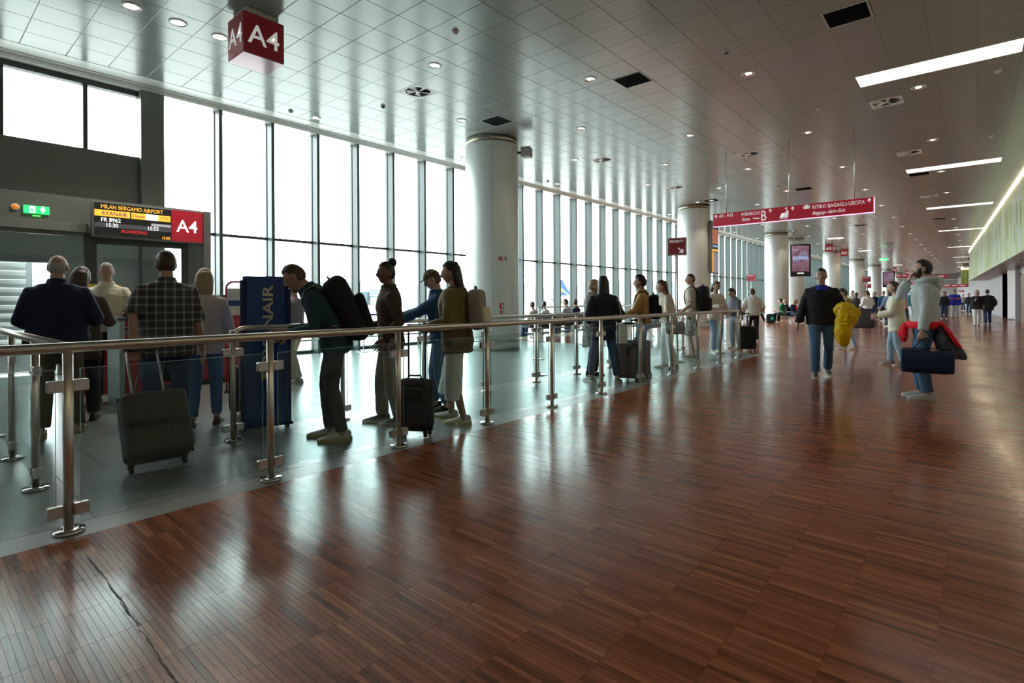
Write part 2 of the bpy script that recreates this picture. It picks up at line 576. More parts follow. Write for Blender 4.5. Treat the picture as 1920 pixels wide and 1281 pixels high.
# ------------------------------------------------------------------ green printed wall on the right, soffit and shops below it
def green_mat():
    m = bpy.data.materials.new('green_print')
    m.use_nodes = True
    nt = m.node_tree
    N, L = nt.nodes, nt.links
    b = N['Principled BSDF']
    b.inputs['Roughness'].default_value = 0.35
    tc = N.new('ShaderNodeTexCoord')
    mp = N.new('ShaderNodeMapping'); mp.inputs['Scale'].default_value = (1, 1.1, 0.10)
    L.new(tc.outputs['Object'], mp.inputs[0])
    n1 = N.new('ShaderNodeTexNoise'); n1.inputs['Scale'].default_value = 1.0; n1.inputs['Detail'].default_value = 2
    L.new(mp.outputs[0], n1.inputs['Vector'])
    mp2 = N.new('ShaderNodeMapping'); mp2.inputs['Scale'].default_value = (1, 2.6, 0.16)
    L.new(tc.outputs['Object'], mp2.inputs[0])
    n2 = N.new('ShaderNodeTexNoise'); n2.inputs['Scale'].default_value = 1.0; n2.inputs['Detail'].default_value = 1
    L.new(mp2.outputs[0], n2.inputs['Vector'])
    ad = N.new('ShaderNodeMath'); ad.operation = 'ADD'
    ad.inputs[1].default_value = 0
    mu = N.new('ShaderNodeMath'); mu.operation = 'MULTIPLY'; mu.inputs[1].default_value = 0.45
    L.new(n2.outputs[0], mu.inputs[0]); L.new(mu.outputs[0], ad.inputs[1]); L.new(n1.outputs[0], ad.inputs[0])
    cr = N.new('ShaderNodeValToRGB')
    e = cr.color_ramp.elements
    e[0].position, e[0].color = 0.58, (0.70, 0.80, 0.64, 1)
    e[1].position, e[1].color = 0.90, (0.50, 0.62, 0.10, 1)
    for p, c in ((0.70, (0.66, 0.79, 0.52, 1)), (0.80, (0.62, 0.74, 0.34, 1))):
        q = e.new(p); q.color = c
    L.new(ad.outputs[0], cr.inputs[0])
    L.new(cr.outputs[0], b.inputs['Base Color'])
    MATS['green_print'] = m
    return m
M_green = green_mat()
SOF = 2.93
wy0, wy1 = -8.0, 65.9
def skew(mb):      # the wall runs at a slight angle to the hall; shapes are drawn along X = 0
    mb.v = [(p[0] + wall_x(p[1]), p[1], p[2]) for p in mb.v]
    return mb
wall_right = empty('wall_right', (0, 0, 0), kind='structure', label='upper wall printed in pale and lime green above the shops')
yy = wy0
while yy < wy1 - 0.1:
    y2 = min(yy + 3.075, wy1)
    skew(MB().rbox(0.0, 0.05, yy + .004, y2 - .004, SOF, CEIL - 0.06, 0.004)).build('printed_panel', M_green, wall_right)
    yy = y2
skew(MB().box(0.05, 0.30, wy0, wy1, SOF, CEIL)).build('wall_core', M_white, wall_right)
# lime drop shapes of the print, thin film on the panels
M_lime = mat('lime_film', (0.36, 0.47, 0.03), 0.4)
M_paleg = mat('pale_film', (0.66, 0.70, 0.72), 0.4)
random.seed(21)
fl = MB(); fl2 = MB()
def drop(mbx, y, z0, z1, w):
    pts = [(y - w / 2, z1), (y + w / 2, z1)] + [(y + w / 2 * math.cos(t), z0 + w * .9 * math.sin(t)) for t in [-k * PI / 8 for k in range(9)]]
    mbx.prism(pts, 'x', -0.003, 0.0005)
for y in (19.5, 20.4, 23.5, 26.2, 27.3, 31.0, 34.5, 36.0, 40.5, 44.0, 47.5, 52, 56, 60):
    z0 = random.uniform(3.9, 4.5)
    drop(fl2, y, z0 - .16, random.uniform(4.9, 5.3), 0.62)
    drop(fl, y, z0, random.uniform(4.7, 4.9), 0.34)
for k in range(26):
    y = random.uniform(16, 64)
    z0 = random.uniform(3.05, 3.5)
    drop(fl, y, z0, z0 + random.uniform(.3, .9), random.uniform(.08, .2))
skew(fl); skew(fl2)
for q in range(0): pass
o = fl2.build('pale_print', M_paleg, wall_right); o2 = fl.build('lime_print', M_lime, wall_right)
o2.location.x = -0.001
# end face of the wall and the striped wall further on
MB().box(-1.55, 3.0, 101.5, 101.7, 3.0, CEIL).build('far_panel', M_green, wall_right)
M_lime2 = mat('lime_paint', (0.40, 0.55, 0.06), 0.5)
for x, w in ((-1.30, .16), (-0.95, .34), (-0.3, .2), (0.2, .4)):
    MB().box(x, x + w, 101.46, 101.5, 3.0, CEIL - .15).build('lime_stripe', M_lime2, wall_right)
M_lamp = mat('lamp_diffuser', (0.9, 0.88, 0.85), 0.5, emit=1.3, ecol=(1.0, 0.95, 0.90), var=0)
M_strip = mat('strip_lamp', (0.9, 0.8, 0.7), 0.5, emit=12.0, ecol=(1.0, 0.74, 0.55), var=0)
strip = skew(MB().box(-0.03, 0.03, wy0, wy1, CEIL - 0.05, CEIL - 0.012)).build('strip_light', M_strip)
tag(strip, 'long warm strip light where the green wall meets the ceiling', 'light')
strip2 = MB().box(-1.5, -0.6, 101.42, 101.46, CEIL - .12, CEIL - .04).build('strip_light', M_strip)
tag(strip2, 'short warm strip light on the far striped green wall', 'light')
M_sof = mat('soffit_paint', (0.36, 0.29, 0.265), 0.35, var=0.03)
soffit = skew(MB().box(0.0, 2.6, wy0, wy1, SOF - 0.02, SOF)).build('trim_2', M_sof)
tag(soffit, 'flat soffit under the green wall', kind='structure')
M_shop = mat('shop_wall', (0.40, 0.375, 0.385), 0.4, var=0.04)
shop = skew(MB().box(1.15, 1.4, wy0, 39.4, 0, SOF - .02).box(1.15, 1.4, 49.5, 165, 0, CEIL)).build('wall_shops', M_shop)
tag(shop, 'pale wall of the shop fronts under the soffit', kind='structure')
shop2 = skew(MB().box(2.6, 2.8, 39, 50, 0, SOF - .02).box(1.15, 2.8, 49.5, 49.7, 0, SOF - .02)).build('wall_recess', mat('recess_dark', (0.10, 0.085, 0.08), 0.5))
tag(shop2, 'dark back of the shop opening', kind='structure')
# end of the hall
hall_end = MB().box(-13, 5, 160, 160.3, 0, CEIL).build('wall_end', mat('end_wall', (0.45, 0.46, 0.44), 0.5))
tag(hall_end, 'far end wall of the hall', kind='structure')
hall_back = MB().box(-13, 5, -8.3, -8, 0, CEIL).build('wall_back', mat('back_wall', (0.5, 0.5, 0.48), 0.5))
tag(hall_back, 'plain wall behind the viewpoint', kind='structure')

# ------------------------------------------------------------------ columns
M_col = mat('column_shell', (0.66, 0.69, 0.68), 0.28, metal=0.15, var=0.02, nscale=1.0)
M_bronze = mat('collar_steel', (0.42, 0.38, 0.31), 0.18, metal=1.0, var=0.1, nscale=3)
M_joint = mat('joint_dark', (0.08, 0.085, 0.085), 0.6)
def shell(mb, r, a0, a1, z0, z1, n=24):
    pts = [(r * math.cos(a0 + (a1 - a0) * k / n), r * math.sin(a0 + (a1 - a0) * k / n)) for k in range(n + 1)]
    vs = [(x, y, z0) for x, y in pts] + [(x, y, z1) for x, y in pts]
    mb.add(vs, [(k, k + 1, n + 2 + k, n + 1 + k) for k in range(n)], True)
    return mb
CR = 0.71
_a = math.atan2(-10.6, 9.85)        # seam of the shells on the side towards the aisle
sh_me = shell(MB(), CR, _a + 0.004, _a + PI - 0.004, 0.29, 5.43).mesh('shell', M_col)
co_me = MB().lathe([(CR - .025, .02), (CR - .025, 5.47)], 48).mesh('core', M_joint)
cl_me = MB().lathe([(CR - .012, 5.45), (CR - .012, CEIL - .002)], 48).mesh('collar', M_bronze)
sk_me = MB().lathe([(CR + .012, 0.0), (CR + .012, 0.235), (CR - .02, 0.245)], 48).mesh('skirt', M_col)
rg_me = MB().lathe([(CR - .02, 0.245), (CR + .02, 0.25), (CR + .024, 0.265), (CR + .02, 0.285), (CR - .02, 0.29)], 48).mesh('ring', M_steel2)
col_ys = [10.6, 24.3, 38.0, 42.3, 56.0, 69.7, 83.4, 97.1, 110.8]
col_lab = ['nearest pale round column with a loudspeaker at its top', 'round column beside the tall departures screen',
           'round column left of the hanging advertising screen', 'round column partly behind the hanging advertising screen',
           'round column behind the A5 cube sign', 'round column right of the A6 cube sign', 'round column behind the far priority sign',
           'round column behind the second advertising screen', 'farthest round column in the row']
for y, lab in zip(col_ys, col_lab):
    c = empty('column', (-9.85, y, 0), label=lab, cat='column', group='round columns along the windows')
    link('core', co_me, c); link('collar', cl_me, c); link('skirt', sk_me, c); link('ring', rg_me, c)
    link('shell', sh_me, c); link('shell', sh_me, c, rz=PI)
# loudspeaker on the nearest column
sp = empty('loudspeaker', (-8.98, 11.0, 5.22), rz=R(25), label='grey box loudspeaker high on the nearest column', cat='loudspeaker')
MB().rbox(-.12, .14, -.13, .13, -.13, .13, .02).build('cabinet', mat('speaker_grey', (0.5, 0.51, 0.49), .5), sp)
MB().box(.14, .146, -.11, .11, -.11, .11).build('grille', mat('speaker_grille', (0.33, .34, .32), .6), sp)
MB().box(-.235, -.12, -.03, .03, -.03, .03).build('bracket', M_dark, sp)
def col_pt(ang, r=CR, y=10.6): return (-9.85 + r * math.cos(ang), y + r * math.sin(ang))
# fire call point and small red plates on the nearest column
for lab, ang, z, w, h, cm, nm in (('red fire alarm call point on the nearest column', R(-28), 1.16, .11, .14, M_red, 'call_point'), ('small red plate under the call point', R(-28), 1.00, .08, .08, M_red, 'notice'),
                              ('small red notice high on the nearest column', R(-26), 2.38, .21, .085, M_red, 'notice')):
    q = col_pt(ang, CR + .012)
    e = empty(nm, (q[0], q[1], z), rz=ang, label=lab, cat='notice' if nm == 'notice' else 'fire alarm')
    MB().rbox(-.012, .02, -w / 2, w / 2, -h / 2, h / 2, .004).build('plate', cm, e)
    MB().box(.02, .022, -w * .1, w * .3, -h * .3, h * .3).build('mark', M_white, e)

# ------------------------------------------------------------------ steel and glass railings
def railing(name, p0, p1, posts, label, bent=None, glass=True, h=1.075):
    """straight run from p0 to p1 (x, y); posts = distances of the posts along it"""
    p0, p1 = Vector((*p0, 0)), Vector((*p1, 0))
    d = (p1 - p0).normalized()
    Ln = (p1 - p0).length
    e = empty(name, p0, rz=math.atan2(d.y, d.x), label=label, cat='railing')
    r = 0.0245
    mb = MB()
    if bent == 'start':
        pts = [(0, 0, 0.0), (0, 0, h - .14)] + [(.11 - .11 * math.cos(t), 0, h - .14 + .115 * math.sin(t)) for t in [PI / 2 * k / 6 for k in range(1, 7)]] + [(Ln, 0, h - .025)]
        mb.tube(pts, r, 14, up=(0, 1, 0))
    else:
        mb.tube([(-.02 if bent != 'both' else 0, 0, h - .028), (Ln + .02, 0, h - .028)], 0.029, 16)
    mb.build('handrail', M_steel, e)
    post_me = MB().cyl((0, 0, .01), (0, 0, h - .04), r, n=16).mesh('post', M_steel)
    fl_me = MB().lathe([(.076, 0), (.078, .008), (.075, .018), (.03, .022)], 24).mesh('flange', M_steel2)
    cl_me = MB().rbox(.021, .095, -.022, .022, -.033, .033, .006).mesh('clamp', M_steel)
    for t in posts:
        po = link('post', post_me, e, (t, 0, 0))
        link('flange', fl_me, po)
        if glass:
            for zc in (.83, .125):
                link('clamp', cl_me, po, (0, 0, zc))
                link('clamp', cl_me, po, (0, 0, zc), rz=PI)
    if glass:
        for a, b in zip(posts[:-1], posts[1:]):
            g = MB().box(a + .055, b - .055, -.005, .005, .075, .925).build('glass_panel', G_rail, e)
            ed = MB().box(a + .055, b - .055, -.0052, .0052, .923, .926).box(a + .0545, a + .0565, -.0052, .0052, .075, .925).box(b - .0565, b - .0545, -.0052, .0052, .075, .925)
            ed.build('glass_edge', G_edge, g)
    return e
SPC = 1.154
rail_front = railing('railing', (-3.88, 0.65 - 2 * SPC), (-3.95, 0.65 + 10 * SPC), [k * SPC for k in range(0, 13)], 'long steel and glass railing along the edge of the wooden floor')
rail_perp = railing('railing', (-3.985, 0.65), (-9.55, 0.65), [0.97 + 1.12 * k for k in range(0, 5)], 'railing running from the nearest corner towards the boarding doors')
rail_in = railing('railing', (-5.25, 2.08), (-5.33, 12.6), [0.0] + [SPC * k for k in range(1, 10)], 'inner queue railing with a rounded end behind the front railing', bent='start')
# low rails in front of the glass
def guard(y0, y1, z, label, x=-12.2):
    e = empty('guard_rail', (x, y0, 0), rz=PI / 2, label=label, cat='rail')
    n = max(2, int((y1 - y0) / 2.3) + 1)
    MB().cyl((0, 0, z), (y1 - y0, 0, z), .022, n=10).build('rail', M_steel2, e)
    pm = MB().cyl((0, 0, 0), (0, 0, z), .016, n=8).mesh('post', M_steel2)
    for k in range(n): link('post', pm, e, (.05 + (y1 - y0 - .1) * k / (n - 1), 0, 0))
    return e
guard(4.2, 10.0, .36, 'low bumper rail in front of the windows left of the nearest column')
guard(13.2, 20.0, 1.08, 'pale hand rail by the windows right of the nearest column', x=-10.35)

# belt barriers
M_belt = mat('blue_belt', (0.02, 0.045, 0.38), 0.6)
def stanchion(x, y, label, black=True):
    e = empty('barrier_post', (x, y, 0), label=label, cat='barrier post', group='belt barrier posts')
    MB().lathe([(.17, 0), (.17, .006), (.14, .016), (.03, .028)], 24).build('base', M_steel2, e)
    MB().cyl((0, 0, .02), (0, 0, .90), .0125 if black else .02, n=10).build('pole', M_steel2 if not black else M_steel, e)
    MB().rbox(-.04, .04, -.04, .04, .90, 1.0, .015, 2).build('belt_head', M_black, e)
    return e
stanchion(-11.87, 7.91, 'belt barrier post nearest the windows, left one')
stanchion(-11.95, 8.75, 'belt barrier post nearest the windows, right one')
stanchion(-5.75, 7.35, 'belt barrier post just behind the inner railing')
stanchion(-7.3, 9.28, 'belt barrier post in the middle of the gate floor')
for k, (a, b, z) in enumerate((((-11.80, 7.97), (-10.55, 9.55), .955), ((-11.88, 8.81), (-10.6, 9.75), .975))):
    d = Vector((b[0] - a[0], b[1] - a[1], 0))
    mb = MB().obox(((a[0] + b[0]) / 2, (a[1] + b[1]) / 2, z), d / 2, Vector((-d.y, d.x, 0)).normalized() * .002, (0, 0, .024))
    tag(mb.build('barrier_belt', M_belt), ['lower blue barrier belt by the windows', 'upper blue barrier belt by the windows'][k], 'belt')

# ------------------------------------------------------------------ ceiling equipment
M_grille = mat('vent_black', (0.016, 0.016, 0.015), 0.6)
M_frame = mat('vent_frame', (0.5, 0.51, 0.5), 0.4)
vent_me = MB().box(-.29, .29, -.29, .29, .004, .012).mesh('backing', M_grille)
fr = MB()
for a, b, c, d in ((-.3, .3, -.3, -.275), (-.3, .3, .275, .3), (-.3, -.275, -.275, .275), (.275, .3, -.275, .275)): fr.box(a, b, c, d, -.006, .012)
vfr_me = fr.mesh('frame', M_frame)
sl_me = MB().obox((0, 0, 0), (.272, 0, 0), (0, .008, .004), (0, 0, .0012)).mesh('slat', M_grille)
def pos_word(x): return 'over the window side' if x < -7 else ('over the middle' if x < -3 else 'over the aisle')
def dist_word(y): return f'{int(round(y))} m along'
order = ['nearest', 'second', 'third', 'fourth', 'fifth', 'sixth', 'seventh', 'eighth', 'ninth', 'tenth', 'eleventh', 'twelfth', 'thirteenth', 'fourteenth', 'fifteenth', 'sixteenth', 'seventeenth', 'eighteenth']
cnt = {}
for x, y in grilles:
    x, y = tcx(x), tcy(y)
    k = cnt.get(x, 0); cnt[x] = k + 1
    e = empty('ceiling_vent', (x, y, CEIL), label=f'black square ceiling vent, {order[k]} in the row {pos_word(x)}', cat='vent', group='black ceiling vents')
    link('backing', vent_me, e); link('frame', vfr_me, e)
    for q in range(14): link('slat', sl_me, e, (0, -.25 + q * .0385, -.001))
# swirl diffusers
M_well = mat('diffuser_well', (0.20, 0.195, 0.15), 0.5)
df_pl = MB()
ring = [[(.255 * math.cos(2 * PI * k / 32), .255 * math.sin(2 * PI * k / 32), z) for k in range(32)] for z in (0, .03)]
outer = []
n = 32
def sq(t):
    cx, sx = math.cos(t), math.sin(t)
    q = .298 / max(abs(cx), abs(sx))
    return (cx * q, sx * q, 0)
df_pl.ring_loft([[sq(2 * PI * k / 32) for k in range(32)], ring[0], ring[1]], cap=False, smooth=False)
df_me = df_pl.mesh('plate', M_white)
dw_me = MB().lathe([(.254, .03), (.001, .031)], 32).mesh('well', M_well)
vn_me = MB().add([(.03, 0, .0), (.23, -.07, .002), (.235, .05, .028), (.03, .02, .026)], [(0, 1, 2, 3)]).mesh('vane', M_white)
hb_me = MB().lathe([(.001, -.004), (.05, 0), (.05, .03)], 20).mesh('hub', M_white)
cnt = {}
for x, y in diffusers:
    x, y = tcx(x), tcy(y)
    k = cnt.get(x, 0); cnt[x] = k + 1
    e = empty('ceiling_diffuser', (x, y, CEIL), label=f'round swirl air diffuser, {order[k]} in the row {pos_word(x)}', cat='diffuser', group='ceiling diffusers')
    link('plate', df_me, e); link('well', dw_me, e); link('hub', hb_me, e)
    for q in range(5): link('vane', vn_me, e, (0, 0, 0), rz=q * 2 * PI / 5)
# downlights
M_dlr = mat('reflector', (0.75, 0.75, 0.72), 0.12, metal=1.0, var=0)
M_bulb = mat('downlight_lamp', (1, .95, .88), .4, emit=3.2, ecol=(1.0, .94, .85), var=0)
M_bulbw = mat('downlight_lamp_warm', (1, .9, .8), .4, emit=4.0, ecol=(1.0, .86, .70), var=0)
dl_trim = MB().lathe([(.100, -.004), (.104, -.013), (.122, -.013), (.130, -.001)], 28, cap=False).mesh('trim', M_white)
dl_ref = MB().lathe([(.101, -.010), (.085, -.004), (.045, -.0025)], 24, cap=False).mesh('reflector', M_dlr)
dl_bulb = MB().lathe([(.060, -.003), (.05, -.009), (.001, -.011)], 16).mesh('lamp', M_bulb)
dl_bulbw = MB().lathe([(.098, -.003), (.07, -.008), (.001, -.010)], 20).mesh('lamp', M_bulbw)
rows = {-11.65: 6.49, -9.25: 4.09, -7.45: 6.49, -5.65: 4.09, -3.25: 5.89, -0.85: 8.89}
row_name = {-11.65: 'row beside the windows', -9.25: 'row in line with the columns', -7.45: 'row just inside the columns', -5.65: 'row over the inner railing', -3.25: 'row over the front railing', -0.85: 'row along the light panels'}
for rx, ry in rows.items():
    k = 0
    for q in range(18):
        y = ry + 4.8 * q
        x = tcx(rx); yt = tcy(y)
        if any(math.hypot(x + 9.85, yt - cyy) < 0.95 for cyy in col_ys): continue
        if in_fix(x, yt) or (round(x, 2), round(yt, 2)) in skip: continue
        if y < 4.5 and rx == -9.25: continue
        e = empty('downlight', (x, yt, CEIL), label=f'round recessed downlight, {order[min(k, 17)]} in the {row_name[rx]}', cat='downlight', group='recessed downlights')
        k += 1
        link('trim', dl_trim, e); link('reflector', dl_ref, e); link('lamp', dl_bulb, e)
for q, y in enumerate((2.29, 2.89, 3.49)):
    e = empty('downlight', (-9.25, y, CEIL), label=f'{["left", "middle", "right"][q]} of the three bright warm downlights near the A4 cube', cat='downlight', group='bright downlights by the gate')
    link('trim', dl_trim, e); link('reflector', dl_ref, e); link('lamp', dl_bulbw, e)
    ld = bpy.data.lights.new('spot_lamp', 'SPOT')
    ld.energy, ld.color, ld.spot_size, ld.spot_blend, ld.shadow_soft_size = 170, (1.0, .90, .78), R(125), .7, .09
    lo = bpy.data.objects.new('spot_lamp', ld)
    PENDING.append(lo)
    lo.parent = e
    lo.location = (0, 0, -.03)
# downlights washing the columns, each with its own lamp
for k, yc in enumerate(col_ys[1:6]):
    e = empty('downlight', (tcx(-8.95), tcy(yc - .95), CEIL), label=f'downlight washing the aisle side of the {order[k + 1]} column', cat='downlight', group='downlights washing the columns')
    link('trim', dl_trim, e); link('reflector', dl_ref, e); link('lamp', dl_bulb, e)
    ld = bpy.data.lights.new('spot_lamp', 'SPOT')
    ld.energy, ld.color, ld.spot_size, ld.spot_blend, ld.shadow_soft_size = 90, (1.0, .86, .70), R(85), .6, .06
    lo = bpy.data.objects.new('spot_lamp', ld)
    PENDING.append(lo)
    lo.parent = e
    lo.location = (0, 0, -.03)
# light panels
for k, (a, b, c, d) in enumerate(fix_main):
    e = empty('light_panel', ((a + b) / 2, (c + d) / 2, CEIL), label=f'long white ceiling light panel over the aisle, {order[k]} from the front', cat='ceiling light', group='ceiling light panels over the aisle')
    w, h = (b - a) / 2, (d - c) / 2
    MB().box(-w + .01, w - .01, -h + .01, h - .01, .001, .012).build('diffuser', M_lamp, e)
    mb = MB()
    for p in ((-w, w, -h, -h + .01), (-w, w, h - .01, h), (-w, -w + .01, -h, h), (w - .01, w, -h, h)): mb.box(*p, -.004, .03)
    mb.build('frame', M_white, e)
for k, (a, b, c, d) in enumerate(fix_left):
    e = empty('light_panel', ((a + b) / 2, (c + d) / 2, CEIL), label=f'square white light panel near the columns, {order[k]} from the front', cat='ceiling light', group='square light panels near the columns')
    MB().box(-.49, .49, -.49, .49, .001, .012).build('diffuser', M_lamp, e)
    mb = MB()
    for p in ((-.5, .5, -.5, -.49), (-.5, .5, .49, .5), (-.5, -.49, -.5, .5), (.49, .5, -.5, .5)): mb.box(*p, -.004, .03)
    mb.build('frame', M_white, e)
# smoke detectors
M_det = mat('detector', (0.5, .49, .46), .5)
for k, (x, y, w) in enumerate(((-6.25, 5.89, 'above the middle of the gate queue'), (-9.85, 7.09, 'left of the nearest column'), (-2.65, 13.69, 'left of the nearest long light panel'), (-3.5, 9.27, 'near the second black vent'), (-11.65, 5.89, 'close to the windows by the gate'), (0.36, 13.73, 'right of the nearest long light panel'), (0.33, 19.21, 'before the second long light panel'), (-11.65, 15.49, 'by the windows past the nearest column'), (-5.65, 22.09, 'before the hanging red sign'))):
    e = empty('smoke_detector', (tcx(x), tcy(y), CEIL), label='small round smoke detector ' + w, cat='smoke detector', group='smoke detectors')
    MB().lathe([(.055, 0), (.055, -.015), (.045, -.02)], 20).build('base', M_det, e)
    MB().lathe([(.042, -.02), (.036, -.045), (.001, -.05)], 20).build('sensor', M_dark if k in (1, 3) else M_det, e)

# ------------------------------------------------------------------ signs
M_txt = mat('sign_white', (0.85, 0.85, 0.86), 0.5, emit=0.25, ecol=(1, 1, 1), var=0)
M_redlit = mat('sign_red_lit', (0.42, 0.012, 0.028), 0.35, emit=0.10, ecol=(0.8, 0.01, 0.05), var=0)
M_pink = mat('sign_edge_glow', (0.8, .6, .8), .4, emit=0.9, ecol=(0.85, .62, .95), var=0)
def arrow_up(mb, x, z, s, y0, y1):
    mb.prism([(x - s * .10, z - s * .5), (x + s * .10, z - s * .5), (x + s * .10, z + s * .5), (x - s * .10, z + s * .5)], 'y', y0, y1)
    for q in (-1, 1):
        mb.prism([(x, z + s * .5), (x + q * s * .42, z + s * .08), (x + q * s * .42, z - s * .16), (x, z + s * .24)], 'y', y0, y1)
# big hanging direction sign
YS = 15.9
sg = empty('hanging_sign', (-3.86, YS, 3.44), label='long red hanging sign to gates, lounge and baggage claim', cat='sign')
MB().rbox(-1.98, 1.98, -.05, .05, 0, .37, .006).build('panel', M_redlit, sg)
MB().box(-1.985, 1.985, -.054, .054, -.012, 0).box(1.98, 1.992, -.054, .054, -.012, .37).build('edge_light', M_pink, sg)
for x in (-1.61, 0.06, 1.57):
    MB().cyl((x, 0, .37), (x, 0, CEIL - 3.44), .011, n=8).build('rod', M_steel2, sg)
def stx(s, x, z, size, **k): return text_obj('lettering', s, size, M_txt, sg, (x + 3.86, -.052, z - 3.44), FACE_MY, **k)
stx('A5 - A15', -5.66, 3.69, .135, sx=.80)
stx('IMBARCHI', -5.03, 3.67, .135, sx=.80, bold=0.0)
stx('Gates', -5.03, 3.53, .125, shear=.25, sx=.78)
stx('B', -4.52, 3.485, .40, sx=.72)
stx('RITIRO BAGAGLI-USCITA', -3.23, 3.665, .135, sx=.77)
stx('Baggage claim-Exit', -3.23, 3.515, .125, shear=.25, sx=.80)
stx('VIP LOUNGE', -4.03, 3.475, .04, sx=.9)
for x, z in ((-5.75, 3.735), (-4.26, 3.735), (-3.70, 3.735), (-1.97, 3.735)):
    mb = MB()
    arrow_up(mb, x + 3.86, z - 3.44, .10, -.0535, -.05)
    mb.build('arrow', M_txt, sg)
mb = MB()     # seated figure, suitcase and aircraft pictograms
mb.prism([(-.14, .075), (.05, .075), (.06, .25), (.02, .27), (-.03, .20), (-.09, .19)], 'y', -.0535, -.05)
mb.prism([(.0 + .028 * math.cos(t), .315 + .03 * math.sin(t)) for t in [k * PI / 6 for k in range(12)]], 'y', -.0535, -.05)
mb.prism([(-.12, .19), (-.06, .20), (-.11, .075), (-.165, .075)], 'y', -.0535, -.05)
mb.build('figure_pictogram', M_txt, sg)
mb = MB()
mb.prism([(.42, .245), (.58, .245), (.58, .33), (.42, .33)], 'y', -.0535, -.05)
mb.prism([(.46, .33), (.54, .33), (.54, .352), (.46, .352)], 'y', -.0535, -.05)
mb.build('case_pictogram', M_txt, sg)
mb = MB()
mb.prism([(-.86, .13), (-.72, .10), (-.66, .135), (-.74, .135), (-.86, .15)], 'y', -.0535, -.05)
mb.build('plane_pictogram', M_txt, sg)
MB().box(.44, .452, -.0545, -.0535, .245, .33).box(.55, .562, -.0545, -.0535, .245, .33).build('case_straps', M_redlit, sg)

def cube_sign(txt, x0, x1, y0, y1, z0, z1, label, size):
    e = empty('cube_sign', ((x0 + x1) / 2, (y0 + y1) / 2, z0), label=label, cat='sign', group='red gate cube signs')
    w, d, h = (x1 - x0) / 2, (y1 - y0) / 2, z1 - z0
    MB().rbox(-w, w, -d, d, 0.012, h, .004).build('box', M_red, e)
    MB().box(-w + .006, w - .006, -d + .006, d - .006, 0, .012).build('underside', mat('sign_underside', (0.42, .28, .32), .12, metal=.4, var=0), e)
    MB().box(-w * .8, w * .8, -d * .8, d * .8, h, CEIL - z0 - .004).build('mount', M_frame, e)
    text_obj('lettering', txt, size, M_txt, e, (0, -d - .001, h * .28), FACE_MY, align='CENTER')
    text_obj('lettering', txt, size, M_txt, e, (w + .001, 0, h * .28), FACE_PX, align='CENTER')
    return e
cube_sign('A4', -8.47, -7.93, 3.31, 3.91, 4.90, 5.50, 'large red A4 cube sign hanging over the gate', .40)
cube_sign('A5', -9.05, -8.50, 48.7, 49.3, 5.02, 5.585, 'red A5 cube sign hanging before the columns', .36)
cube_sign('A6', -8.90, -8.35, 54.3, 54.9, 5.02, 5.585, 'red A6 cube sign right of the A5 cube', .36)
cube_sign('A7', -8.75, -8.25, 92.0, 92.6, 5.05, 5.585, 'small far red A7 cube sign', .38)
cube_sign('A8', -8.3, -7.8, 104.0, 104.6, 5.05, 5.585, 'smallest far red cube sign past the A7 cube', .38)

# gate information board
fb = empty('gate_display', (-10.5, 2.06, 2.35), label='black gate display board with orange text and red A4 panel', cat='display')
M_scr = mat('screen_black', (0.006, .006, .008), .3, emit=.012, ecol=(.3, .3, .35), var=0)
M_org = mat('screen_orange', (.9, .45, .05), .5, emit=1.0, ecol=(1.0, .40, .03), var=0)
M_lit = mat('screen_white', (.9, .9, .9), .5, emit=.85, ecol=(1, 1, 1), var=0)
M_redtxt = mat('screen_red', (.5, .02, .02), .5, emit=.55, ecol=(.9, .03, .03), var=0)
M_navytxt = mat('screen_navy', (.01, .02, .2), .5, emit=.05, ecol=(.05, .05, .5), var=0)
W, Hh = 1.60, .56
MB().rbox(-.10, 0, 0, W, 0, Hh, .008).build('housing', mat('display_housing', (.16, .17, .17), .4), fb)
MB().box(0, .004, .025, 1.10, .02, Hh - .02).build('screen', M_scr, fb)
MB().box(0, .004, 1.10, W - .005, .01, Hh - .01).build('gate_panel', M_redlit, fb)
MB().box(.004, .006, .03, .50, .33, .43).box(.004, .006, .52, .72, .33, .43).box(.004, .006, .90, 1.085, .33, .43).build('orange_boxes', M_org, fb)
MB().box(.004, .006, .72, .90, .33, .43).build('white_box', M_lit, fb)
MB().box(.004, .0055, .03, 1.09, .155, .225).build('grey_band', mat('screen_grey', (.06, .06, .07), .4, emit=.05, ecol=(.6, .6, .7), var=0), fb)
def ftx(s, y, z, size, m, **k): return text_obj('lettering', s, size, m, fb, (.0075, y, z), FACE_PX, **k)
ftx('MILAN BERGAMO AIRPORT', .11, .455, .088, M_org, sx=.80)
ftx('RYANAIR', .12, .352, .082, M_navytxt)
ftx('Clouds', .535, .36, .06, M_navytxt); ftx('17°C', .93, .36, .06, M_navytxt)
ftx('FR 8962', .11, .245, .088, M_lit, sx=.9); ftx('15:30', .17, .165, .085, M_lit, sx=.9); ftx('15:55', .74, .165, .085, M_lit, sx=.9)
ftx('BOARDING', .38, .085, .075, M_redtxt, sx=.95); ftx('15:05', .95, .03, .06, M_org)
ftx('A4', 1.345, .18, .30, M_lit, align='CENTER', sx=.95)
MB().box(.006, .0075, .80, 1.09, .235, .28).build('ticker', mat('screen_ticker', (.3, .3, .33), .4, emit=.3, ecol=(.8, .8, .9), var=0), fb)
pk = MB().rbox(-.09, .03, W + .005, W + .125, -2.35, .58, .006)
pk.build('post', mat('post_grey', (.13, .14, .135), .4), fb)

